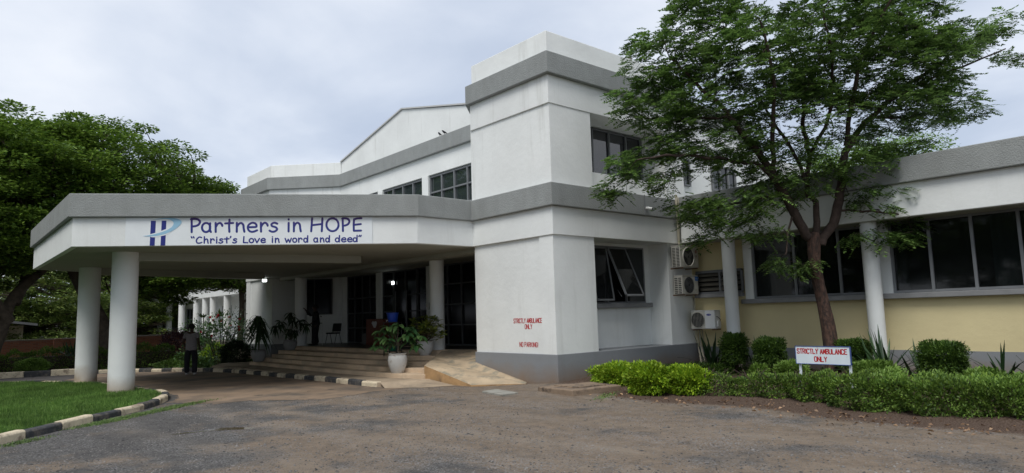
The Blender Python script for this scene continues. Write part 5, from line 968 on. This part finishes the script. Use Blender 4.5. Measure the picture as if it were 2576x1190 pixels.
# ------------------------------------------------------------------ air conditioners
def aircon(loc, rz, w, h, d, label, kind):
    t = thing('air_conditioner', label, 'air conditioner', loc, rz, 'air conditioners in the inner corner'); cas = ACW if kind != 'c' else ACW2
    mb = MB(); mb.box(0, w, .004, d, 0, h); b = mb.build('casing', cas, t, bevel=.018)
    mb = MB(); mb.box(-.005, w+.005, -.004, d+.005, h, h+.018); mb.build('top_plate', cas, t, bevel=.006)
    r = h*.42 if kind != 'm' else h*.44; cx_ = {'l': .43, 'm': .40, 'c': .30}[kind]*w; cz_ = h*.5
    fo = MB(); n = 32; ring = [(cx_+r*math.cos(2*math.pi*i/n), cz_+r*math.sin(2*math.pi*i/n)) for i in range(n)]
    fo.add([(x, -.0035, z) for x, z in ring], [tuple(range(n))]); op = fo.build('fan_opening', ACD, t)
    fb = MB()
    for i in range(3):
        a = i*2.094+.5; p = [(.03, -.3), (.85, -.16), (.9, .32), (.2, .35)]; fb.add([(cx_+r*(c*math.cos(a)-s*math.sin(a)), -.006-.003*j, cz_+r*(c*math.sin(a)+s*math.cos(a))) for j, (c, s) in enumerate(p)], [(0, 1, 2, 3)])
    fb.build('fan', mat('fan_blade_'+kind, (.05, .05, .05) if kind != 'l' else (.09, .09, .085), .5), op)
    if kind == 'm':
        gr = MB()
        for q in (1.0, .82, .64, .47, .32, .18): gr.tube([(cx_+r*q*math.cos(2*math.pi*i/n), -.014, cz_+r*q*math.sin(2*math.pi*i/n)) for i in range(n+1)], .005, 5, cap=False)
        for i in range(8): a = i*math.pi/4; gr.bar((cx_+r*.15*math.cos(a), -.013, cz_+r*.15*math.sin(a)), (cx_+r*math.cos(a), -.013, cz_+r*math.sin(a)), .006)
        gr.build('fan_guard', GRILL, op)
    if kind == 'l':
        gr = MB(); gr.tube([(cx_+r*1.05*math.cos(2*math.pi*i/n), -.006, cz_+r*1.05*math.sin(2*math.pi*i/n)) for i in range(n+1)], .018, 6, cap=False); gr.build('fan_ring', cas, op, smooth=True)
        text('badge', 'LG', (w*.80, 0, h*.50), (1, 0, 0), .085, .055, mat('maroon_badge', (.16, .05, .05), .5), t, .02, n=(0, -1, 0)); bd = MB(); bd.tube([(w*.85, -.001, h*.76), (w*.85, -.006, h*.76)], .05, 20); bd.build('badge', mat('faded_badge', (.32, .17, .14), .5), t)
    if kind == 'm':
        bd = MB(); bd.box(w*.80, w*.99, -.003, .003, h*.74, h*.97); bd.build('badge', mat('blue_badge', (.02, .12, .38), .5), t); text('badge', 'Midea', (w*.83, -.003, h*.82), (1, 0, 0), .11, .035, ACW2, t, .0, n=(0, -1, 0))
    if kind == 'c':
        gr = MB()
        for i in range(9): x = cx_-r+r*2*(i+.5)/9; k = math.sqrt(max(0, r*r-(x-cx_)**2)); gr.bar((x, -.012, cz_-k), (x, -.012, cz_+k), .006)
        gr.tube([(cx_+r*1.02*math.cos(2*math.pi*i/n), -.010, cz_+r*1.02*math.sin(2*math.pi*i/n)) for i in range(n+1)], .008, 5, cap=False); gr.build('fan_guard', mat('pale_guard_wire', (.35, .34, .30), .5), op)
        mb = MB(); mb.box(w*.61, w*.995, -.008, .003, .01, h*.985); mb.build('front_panel', mat('clean_white_panel', (.70, .72, .73), .4), t, bevel=.004)
        mb = MB(); mb.box(.008, w*.595, -.003, .003, .012, h*.985); f = mb.build('fan_panel', ACW, t); f.location.y = .0035
        el = MB(); el.add([(w*.77+.075*math.cos(2*math.pi*i/20), -.0095, h*.78+.028*math.sin(2*math.pi*i/20)) for i in range(20)], [tuple(range(20))]); el.build('badge', mat('navy_badge', (.02, .03, .30), .4), t)
        text('badge', 'Carrier', (w*.77-.05, -.0095, h*.78-.012), (1, 0, 0), .10, .028, ACW2, t, n=(0, -1, 0), depth=.001)
        sdp = MB(); sdp.box(w+.001, w+.04, .10, .24, .06, .22); sdp.build('valve_cover', ACW2, t, bevel=.004); cb = MB(); cb.tube([(w+.01, .08, h*.68), (w+.06, .1, h*.62), (w+.08, .15, h*.5), (w+.05, .17, h*.42)], .010, 6); cb.build('cable', BLKMET, t)
    else:
        sg = MB(); rows = 13 if kind == 'l' else 9
        for i in range(rows):
            for j in range(2): z = h*.05+(h*.9)*i/rows; y = d*(.10+.44*j); sg.box(-.0035, .002, y, y+d*.34, z, z+h*.9/rows*.55)
        sg.build('side_grille', ACD, t)
    for x in (.10*w, .88*w): br = MB(); br.bar((x, -.01, -.02), (x, d+.10, -.02), .03); br.build('bracket', RUST, t)
    return t
aircon((15.85, 11.20, 2.88), 0, .88, .60, .30, 'topmost air conditioner, with an uncovered round fan opening, tucked under the eave', 'l')
aircon((15.90, 11.22, 2.13), 0, .77, .51, .29, 'middle air conditioner with a ringed fan guard and a small blue badge', 'm')
aircon((16.42, 11.37, 1.15), R(-90), .77, .50, .30, 'lowest air conditioner with a clean white panel and oval blue badge, beside the wing column', 'c')
def solo(o, label, cat, group=None): return tag(o, label, cat, group)
mb = MB(); mb.tube([(16.02, 11.36, 4.95), (15.98, 11.33, 4.88), (16.00, 11.33, 4.3), (16.10, 11.40, 4.2), (16.12, 11.42, 3.55)], .028, 8); mb.tube([(16.06, 11.36, 4.93), (16.05, 11.31, 4.86), (16.06, 11.32, 4.3), (16.16, 11.40, 4.2), (16.17, 11.42, 3.55)], .018, 8)
solo(mb.build('pipe', PIPE, smooth=True), 'cream pipes running over the roof band in the inner corner', 'pipe')
mb = MB(); mb.tube([(16.84, 11.5, 2.05), (16.86, 11.5, 1.0), (16.80, 11.45, .8), (16.55, 11.2, .2), (16.5, 11.15, .05)], .022, 7); mb.tube([(16.88, 11.42, 1.1), (16.85, 11.40, .85), (16.6, 11.12, .15)], .028, 7); mb.tube([(16.9, 11.34, 1.1), (16.86, 11.30, .8), (16.66, 11.06, .1)], .018, 7)
solo(mb.build('pipe', PIPE, smooth=True), 'slanting cream waste pipes below the air conditioners', 'pipe')
mb = MB(); mb.tube([(16.5, 10.25, -.1), (16.5, 10.25, .76), (16.46, 10.27, .84), (16.36, 10.33, .87)], .055, 10); mb.tube([(16.36, 10.33, .87), (16.33, 10.35, .87)], .068, 12)
solo(mb.build('pipe', PIPE, smooth=True), 'short cream gully pipe with an elbow left of the first wing column', 'pipe')
cc = thing('security_camera', 'small white security camera on the grey band over the recessed window', 'camera', (14.68, 11.28, 4.46)); mb = MB(); mb.tube([(0, .1, 0), (0, .02, .0)], .045, 14); mb.build('mount', ACW2, cc, smooth=True); mb = MB(); mb.tube([(-.02, .02, .0), (.02, -.08, -.03)], [.035, .04], 14); mb.build('body', ACW2, cc, smooth=True); mb = MB(); mb.tube([(.02, -.08, -.03), (.023, -.09, -.033)], .03, 14); mb.build('lens', ACD, cc)
mb = MB(); mb.tube([(14.61, 11.37, 4.83), (14.61, 11.37, 4.28)], .012, 6); mb.build('conduit', FRAME, cc).matrix_parent_inverse = Matrix.Translation((-14.68, -11.28, -4.46))
for i, (y, lb) in enumerate(((19.47, 'small dark bird perched lower on the upper grey band'), (19.18, 'small dark bird perched higher on the upper grey band'))):
    t = thing('bird', lb, 'bird', (13.55, y, 8.10), 1.9 if i else 1.5, 'birds on the roof edge'); mb = MB(); mb.tube([(-.13, 0, .02), (-.07, 0, .05), (0, 0, .085), (.05, 0, .12), (.075, 0, .155), (.095, 0, .155), (.125, 0, .15)], [.006, .02, .038, .035, .024, .02, .003], 8); mb.build('body', COAT, t, smooth=True); mb = MB(); mb.tube([(0, .012, 0), (0, .012, .06)], .004, 4); mb.tube([(0, -.012, 0), (0, -.012, .06)], .004, 4); mb.build('legs', COAT, t)
mb = MB(); mb.box(14.58, 14.70, 11.6, 11.7, 8.70, 8.80); mb.box(14.60, 14.66, 11.62, 11.68, 8.80, 8.84); solo(mb.build('stone', CONC, bevel=.01), 'little lump of mortar on top of the tower parapet', 'stone')
# floodlight under the far edge of the canopy
fl = thing('floodlight', 'lit white floodlight under the far edge of the canopy', 'lamp', (10.9, 28.95, 3.47), R(-5)); mb = MB(); mb.box(-.12, .12, -.02, .06, -.085, .08); mb.build('housing', BLKMET, fl, bevel=.01)
LM, LN, LL, LB = newmat('lit_floodlight_glass'); LB.inputs['Emission Color'].default_value = (.93, 1, .98, 1); LB.inputs['Emission Strength'].default_value = 6; mb = MB(); mb.box(-.085, .085, -.026, -.021, -.055, .05); mb.build('lit_glass', LM, fl)
fl.rotation_euler = (0, 0, R(-25))
tag(text('x', 'o', (0, 0, 0), (1, 0, 0), .01, .01, ACD, None), 'x', 'x') if False else None
il = thing('glow_panel', 'small glowing panel at the middle entrance glazing', 'lamp', (13.93, 23.42, 3.09)); mb = MB(); mb.box(-.02, .0, -.07, .07, -.06, .06); mb.build('lit_glass', LM, il); mb = MB(); mb.box(0, .03, -.08, .08, -.07, .07); mb.build('housing', BLKMET, il)  # small emissive panel set at the glazing as a bright spot
dp = thing('soap_dispenser', 'white wall dispenser on the pillar beside the entrance glazing', 'dispenser', (13.84, 20.75, 1.97)); mb = MB(); mb.box(-.10, .0, -.06, .06, 0, .26); mb.build('casing', ACW2, dp, bevel=.015); mb = MB(); mb.box(-.104, -.10, -.025, .025, .10, .2); mb.build('label_plate', CREAM, dp)

# ------------------------------------------------------------------ slabs by the tower
s1 = thing('manhole_slab', 'small thin grey concrete slab lying on the drive below the ramp', 'slab'); mb = MB(); mb.prism([(9.40, 12.06), (9.86, 12.10), (9.70, 11.18), (9.24, 11.17)], -.03, .045); mb.build('cover', CONC, s1, bevel=.012)
s2 = thing('manhole_slab', 'larger thick brown stained concrete slab in front of the tower corner', 'slab'); mb = MB(); mb.prism([(10.15, 11.05), (10.08, 9.93), (11.40, 9.75), (11.62, 10.72)], -.05, .13); mb.build('base', CONCB, s2, bevel=.02); mb = MB(); mb.prism([(10.45, 10.85), (10.42, 10.15), (11.2, 10.0), (11.38, 10.62)], .125, .155); mb.build('cover', CONCB, s2, bevel=.01)

# ------------------------------------------------------------------ pots and their plants
def pot(parent, r, h, m, rim=True):
    mb = MB(); mb.lathe([(r*.58, 0), (r*.66, .02), (r*.90, h*.38), (r*1.0, h*.66), (r*.93, h*.86), (r*.84, h*.92), (r*.92, h*.955), (r*.94, h), (r*.80, h), (r*.78, h*.9)], seg=32); mb.build('pot', m, parent, smooth=True)
    mb = MB(); mb.lathe([(r*.80, h*.90), (r*.80, h*.93)], seg=24); mb.build('soil', SOILM, parent)
def big_leaf_mesh(items, m, parent, name='foliage'):
    """items: (point, dir, length, width, droop)"""
    Vs, Fs, o = [], [], 0; tt = np.linspace(0, 1, 7); prof = np.array([.08, .55, .88, 1, .86, .5, .03])
    for p, d, L_, w_, dr in items:
        d = np.array(d, float); d /= np.linalg.norm(d); s = np.cross(d, (0, 0, 1.0)); s = s/np.linalg.norm(s) if np.linalg.norm(s) > .05 else np.array([1, 0, 0]); n = np.cross(s, d); tl = rng.normal(0, .35); s, n = s*math.cos(tl)+n*math.sin(tl), n*math.cos(tl)-s*math.sin(tl)
        P = np.array(p)+d*(tt*L_)[:, None]+np.array([0, 0, -1])*(tt**2*L_*dr)[:, None]; W = (prof*w_/2)[:, None]
        V = np.concatenate([P-s*W+n*W*.28, P, P+s*W+n*W*.28]); Vs.append(V); Fs.append(np.array([(k, k+7, k+8, k+1) for k in range(6)]+[(k+7, k+14, k+15, k+8) for k in range(6)])+o); o += 21
    return mesh_np(name, np.concatenate(Vs), np.concatenate(Fs), m, parent, smooth=True)
def whorl(c, n, L_, w_, el, dr): 
    a0 = rng.uniform(0, 6.28); out = []
    for i in range(n):
        a = a0+6.283*i/n+rng.normal(0, .2); e = el+rng.normal(0, .22); out.append((c, (math.cos(a)*math.cos(e), math.sin(a)*math.cos(e), math.sin(e)), L_*rng.uniform(.75, 1.15), w_*rng.uniform(.8, 1.15), dr*rng.uniform(.6, 1.4)))
    return out
p1 = thing('potted_plant', 'broad leaved plant in the big pale pot at the corner of the lowest step', 'potted plant', (9.80, 16.28, .218), group='potted plants on the steps'); pot(p1, .265, .53, POTW)
st = MB(); it = []; tips = [(-.33, .30, 1.13), (.0, -.05, 1.30), (.25, -.25, 1.22), (.45, -.42, .98), (-.22, .15, .92), (.28, -.20, .85), (-.42, .35, .70), (-.12, .15, .80), (.12, -.30, 1.02), (.36, -.36, .72), (-.05, .22, 1.15), (-.2, .1, 1.25), (.15, .1, .95), (.4, -.1, 1.1), (-.3, .4, .95)]
st.tube([(0, 0, .48), (.02, -.01, .7), (0, .0, .9), (.02, -.02, 1.15), (0, -.05, 1.32)], [.016, .014, .012, .010, .006], 7)
for t_ in tips: st.tube([(.01, 0, .66+t_[2]*.12), (t_[0]*.5, t_[1]*.5, .68+(t_[2]-.68)*.7), t_], [.009, .007, .005], 6); it += whorl(t_, 10, .28, .135, .0, .45)
st.build('stem', BARKG, p1, smooth=True); big_leaf_mesh(it, LEAFR, p1)
p2 = thing('potted_plant', 'bushy yellow flecked plant in the smaller pot before the right porch column', 'potted plant', (11.32, 17.22, .578), group='potted plants on the steps'); pot(p2, .25, .42, POTW)
st = MB(); it = []
for i in range(58):
    a = rng.uniform(0, 6.28); r_ = rng.uniform(.1, .62); z_ = rng.uniform(.55, 1.15)-r_*.15; t_ = (math.cos(a)*r_*.62+.0, math.sin(a)*r_*1.05-.12, z_); st.tube([(0, 0, .38), (t_[0]*.4, t_[1]*.4, .38+(z_-.38)*.6), t_], [.010, .007, .004], 5); it += whorl(t_, 8, .20, .065, .45, .25)
st.build('stem', BARKG, p2, smooth=True); big_leaf_mesh(it, LEAFV, p2)
p3 = thing('potted_plant', 'drooping strap leaved plant in a grey pot before the white left block', 'potted plant', (9.60, 26.0, .218), group='potted plants on the steps'); pot(p3, .28, .44, POTG)
st = MB(); st.tube([(0, 0, .38), (.02, 0, .9), (0, .02, 1.72)], [.028, .024, .015], 7); st.build('stem', BARKG, p3, smooth=True); it = []
for i in range(120):
    z_ = .80+.85*(i/119)**.7; a = rng.uniform(0, 6.28); e = .55+.55*((z_-.85)/.92)**2+rng.normal(0, .18); it.append(((0, .01, z_), (math.cos(a)*math.cos(e), math.sin(a)*math.cos(e), math.sin(e)), rng.uniform(.55, .80), .075, rng.uniform(1.0, 1.6)))
big_leaf_mesh(it, LEAFX, p3)
p4 = thing('potted_plant', 'dark plant with several bare stems in a grey pot left of the left porch column', 'potted plant', (10.86, 26.08, .578), group='potted plants on the steps'); pot(p4, .27, .40, POTG)
st = MB(); it = []
for (x, y, z_) in ((-.30, .75, .95), (-.2, .45, 1.1), (0, .05, 1.45), (.05, -.15, 1.25), (.2, -.55, 1.15), (.3, -.8, 1.0), (0, .15, .8), (.05, -.25, .75)):
    st.tube([(0, 0, .36), (x*.5, y*.5, .36+(z_-.36)*.62), (x, y, z_)], [.012, .010, .006], 5); it += whorl((x, y, z_), 10, .30, .085, .15, .9)+whorl((x, y, z_-.1), 7, .26, .08, -.3, .9)
st.build('stem', BARKG, p4, smooth=True); big_leaf_mesh(it, LEAFX, p4)
# ------------------------------------------------------------------ hand washing stand, desk, chair
ws = thing('hand_washing_stand', 'black metal stand for the hand washing buckets on the steps', 'stand', (10.68, 18.0, .46), R(35)); 
for x, y, z0 in ((-.2, -.2, 0), (.2, -.2, 0), (-.2, .2, .12), (.2, .2, .12)): mb = MB(); mb.box(x-.013, x+.013, y-.013, y+.013, z0, 1.12); mb.build('leg', BLKMET, ws)
mb = MB()
for z_ in (.26, 1.12):
    for a, b in (((-.2, -.2), (.2, -.2)), ((.2, -.2), (.2, .2)), ((.2, .2), (-.2, .2)), ((-.2, .2), (-.2, -.2))): mb.bar((*a, z_), (*b, z_), .022)
for x in (-.1, 0, .1): mb.bar((x, -.2, 1.12), (x, .2, 1.12), .02); mb.bar((x, -.2, .26), (x, .2, .26), .02)
mb.build('frame', BLKMET, ws)
b1 = thing('bucket', 'blue plastic bucket on top of the hand washing stand', 'bucket', (10.68, 18.0, 1.592)); mb = MB(); mb.lathe([(.13, 0), (.14, .01), (.175, .25), (.19, .255), (.19, .275), (.17, .275), (.16, .2)], seg=26); mb.build('body', BLUEP, b1, smooth=True); mb = MB(); mb.tube([(-.17, 0, .05), (-.20, 0, .045), (-.21, 0, .02)], .012, 7); mb.build('tap', ACW2, b1)
b2 = thing('bucket', 'green plastic bucket half hidden under the blue one', 'bucket', (10.68, 18.0, .735)); mb = MB(); mb.lathe([(.12, 0), (.13, .01), (.16, .30), (.175, .305), (.175, .33), (.155, .33), (.15, .25)], seg=26); mb.build('body', GREENP, b2, smooth=True); mb = MB(); mb.tube([(-.165, 0, .28), (-.18, 0, .12), (0, -.19, .06), (.165, 0, .28)], .005, 5); mb.build('handle', BLKMET, b2)
dk = thing('desk', 'red brown wooden security desk with white stickers on the porch', 'desk', (13.0, 0, .704)); mb = MB(); mb.box(0, .55, 22.62, 23.92, 0, .96); mb.build('cabinet', WOODR, dk, bevel=.01); mb = MB(); mb.box(-.03, .58, 22.6, 23.95, .961, .99); mb.build('top', WOODR, dk, bevel=.008); mb = MB(); mb.box(.0, .5, 23.93, 24.28, 0, .44); mb.build('side_box', mat('grey_side_box', (.09, .09, .09), .7), dk, bevel=.01)
mb = MB(); mb.box(-.006, .001, 22.80, 23.10, .48, .50); mb.build('slot', BLACK, dk)
mb = MB(); mb.add([(-.004, 23.3+y*.42-.24, .78+z_*.13) for y, z_ in ((0, .6), (.2, 1), (.5, .8), (.8, 1), (1, .4), (.8, -.2), (.6, -.9), (.3, -1), (.1, -.3))], [tuple(range(9))]); mb.build('sticker', mat('pale_sticker', (.55, .56, .58), .5), dk)
ch = thing('chair', 'black padded visitor chair standing alone by the porch back wall', 'chair', (13.0, 26.75, .704)); 
mb = MB(); mb.box(-.22, .22, -.24, .26, .42, .475); mb.build('seat', FABB, ch, bevel=.025); mb = MB(); mb.add([(-.2, -.33, .52), (.2, -.33, .52), (.2, -.28, .52), (-.2, -.28, .52), (-.19, -.42, .85), (.19, -.42, .85), (.19, -.37, .86), (-.19, -.37, .86)], [(0,3,2,1),(4,5,6,7),(0,1,5,4),(1,2,6,5),(2,3,7,6),(3,0,4,7)]); mb.build('backrest', FABB, ch, bevel=.03)
for x in (-.21, .21):
    mb = MB(); mb.tube([(x, -.15, .42), (x, -.33, 0)], .012, 7); mb.build('leg', BLKMET, ch); mb = MB(); mb.tube([(x, .12, .42), (x, .30, 0)], .012, 7); mb.build('leg', BLKMET, ch)
    mb = MB(); mb.tube([(x*.75, -.1, .43), (x*.75, -.27, .43), (x*.75, -.33, .6)], .011, 7); mb.build('back_frame', BLKMET, ch)
# ------------------------------------------------------------------ people
def skin(name, pts, edges, m, parent, sub=2):
    me = bpy.data.meshes.new(name); me.from_pydata([p[:3] for p in pts], edges, []); me.materials.append(m); o = bpy.data.objects.new(name, me); C.objects.link(o); o.parent = parent
    md = o.modifiers.new('skin', 'SKIN'); md.use_smooth_shade = True; md.branch_smoothing = .4
    for i, p in enumerate(pts):
        sv_ = me.skin_vertices[0].data[i]; r_ = p[3]; sv_.radius = r_ if isinstance(r_, tuple) else (r_, r_); sv_.use_root = (i == 0)
    o.modifiers.new('sub', 'SUBSURF').levels = sub; o.modifiers['sub'].render_levels = sub; return o
def chain(*idx): return [(idx[i], idx[i+1]) for i in range(len(idx)-1)]
def person(label, loc, rz, arms, legs, top, bottom, shoe, scale=1.0, sleeve='short', group='people at the entrance'):
    t = thing('person', label, 'person', loc, rz, group); t.scale = (scale*1.12, scale*1.15, scale); (eL, wL), (eR, wR) = arms; (kL, aL), (kR, aR) = legs
    P = [(0, 0, .96, (.13, .10)), (0, 0, 1.12, (.12, .09)), (0, .0, 1.30, (.15, .10)), (0, 0, 1.43, (.13, .085)), (0, .005, 1.50, .055), (0, .02, 1.565, .062), (0, .03, 1.63, .088), (0, .02, 1.70, .085), (0, .015, 1.745, .05),
         (.17, 0, 1.425, .06), (*eL, .042), (*wL, .028), (-.17, 0, 1.425, .06), (*eR, .042), (*wR, .028), (.095, 0, .90, .085), (*kL, .055), (*aL, .038), (-.095, 0, .90, .085), (*kR, .055), (*aR, .038)]
    E = chain(0, 1, 2, 3, 4, 5, 6, 7, 8)+chain(3, 9, 10, 11)+chain(3, 12, 13, 14)+chain(0, 15, 16, 17)+chain(0, 18, 19, 20)
    P += [(0, .115, 1.625, .014), (.083, .01, 1.63, .014), (-.083, .01, 1.63, .014)]; E += [(6, 21), (6, 22), (6, 23)]
    for w_, e_, sg in ((wL, eL, 1), (wR, eR, -1)):           # palm, four fingers and a thumb
        w_v, e_v = Vector(w_), Vector(e_); d = (w_v-e_v).normalized(); s = d.cross(Vector((0, 1, 0.2))).normalized(); b = len(P); wi = 11 if sg == 1 else 14; pm = w_v+d*.06; P.append((*pm, .026)); E.append((wi, b))
        for k, (o_, L_) in enumerate(((-.027, .068), (-.009, .078), (.009, .074), (.027, .058))):
            a = pm+d*.035+s*o_; c = a+d*L_*.5+Vector((0, .006, 0)); f = a+d*L_*.85+Vector((0, .022, -.0)); P += [(*a, .0095), (*c, .0085), (*f, .0075)]; E += [(b, b+1+3*k), (b+1+3*k, b+2+3*k), (b+2+3*k, b+3+3*k)]
        th = w_v+d*.03-s*.04; P += [(*th, .011), (*(th+d*.035-s*.012), .009)]; E += [(b, b+13), (b+13, b+14)]
    skin('body', P, E, SKIN, t, 1)
    k = 1.0 if sleeve == 'long' else .62
    def lp(a, b_, f): return tuple(a[i]*(1-f)+b_[i]*f for i in range(3))
    S = [(0, 0, .80, (.185, .14)), (0, 0, .95, (.185, .14)), (0, 0, 1.13, (.175, .13)), (0, 0, 1.29, (.185, .13)), (0, -.005, 1.41, (.165, .11)), (0, .0, 1.50, .075), (.165, 0, 1.42, .078), (*lp((.17, 0, 1.42), eL, .62), .066), (-.165, 0, 1.42, .078), (*lp((.17*-1, 0, 1.42), eR, .62), .066)]
    SE = chain(0, 1, 2, 3, 4, 5)+chain(4, 6, 7)+chain(4, 8, 9)
    if sleeve == 'long': S += [(*eL, .056), (*lp(eL, wL, .9), .042), (*eR, .056), (*lp(eR, wR, .9), .042)]; SE += chain(7, 10, 11)+chain(9, 12, 13)
    skin('shirt', S, SE, top, t, 2)
    hL, hR = (.098, 0, .88), (-.098, 0, .88)
    T = [(0, 0, 1.0, (.15, .12)), (0, 0, .90, (.155, .125)), (*hL, .115), (*lp(hL, kL, .5), .108), (*kL, .09), (*lp(kL, aL, .5), .082), (aL[0], aL[1], aL[2]-.03, .084), (*hR, .115), (*lp(hR, kR, .5), .108), (*kR, .09), (*lp(kR, aR, .5), .082), (aR[0], aR[1], aR[2]-.03, .084)]
    skin('trousers', T, chain(0, 1, 2, 3, 4, 5, 6)+chain(1, 7, 8, 9, 10, 11), bottom, t, 2)
    for a in (aL, aR): skin('shoe', [(a[0], a[1]-.05, .045, (.042, .04)), (a[0], a[1]+.06, .04, (.046, .036)), (a[0], a[1]+.17, .032, (.04, .026))], [(0, 1), (1, 2)], shoe, t, 2)
    mb = MB(); mb.lathe([(.05, 1.60), (.088, 1.64), (.094, 1.69), (.083, 1.74), (.05, 1.775), (.002, 1.785)], (0, .008, 0), 20); mb.build('hair', HAIR, t, smooth=True); return t
person('man in a grey shirt and black trousers seen from behind, standing on the drive', (7.10, 25.65, gz(7, 25.6)+.015), R(-36), (((.23, -.04, 1.15), (.20, .12, .97)), ((-.23, -.04, 1.14), (-.20, .12, .96))), (((.11, .02, .49), (.12, -.02, .09)), ((-.12, .0, .49), (-.13, .03, .09))), SHIRT, TROUS, SHOE, 1.0)
m2 = person('man in dark clothes leaning on a crutch beside the left porch column', (11.98, 26.22, .704), R(60), (((.22, .18, 1.30), (.16, .30, 1.52)), ((-.27, -.06, 1.16), (-.27, .10, .98))), (((.10, .02, .48), (.10, -.02, .09)), ((-.10, .03, .48), (-.12, .05, .09))), COAT, TROUS, FABB, .92, 'long'); m2.scale = (1.18, 1.3, .92)
cru = thing('crutch', 'pale metal crutch held by the man in dark clothes', 'crutch', (12.12, 25.93, .704)); mb = MB(); mb.tube([(0, -.02, 0), (0, 0, .92), (-.02, 0, 1.15)], .011, 8); mb.build('shaft', ACW2, cru, smooth=True); mb = MB(); mb.tube([(0, 0, .88), (-.10, .02, .89)], .014, 8); mb.build('grip', BLKMET, cru); mb = MB(); mb.tube([(-.02, 0, 1.15), (-.05, .03, 1.16), (-.05, .05, 1.16)], .02, 8); mb.build('cuff', BLKMET, cru)
#--END
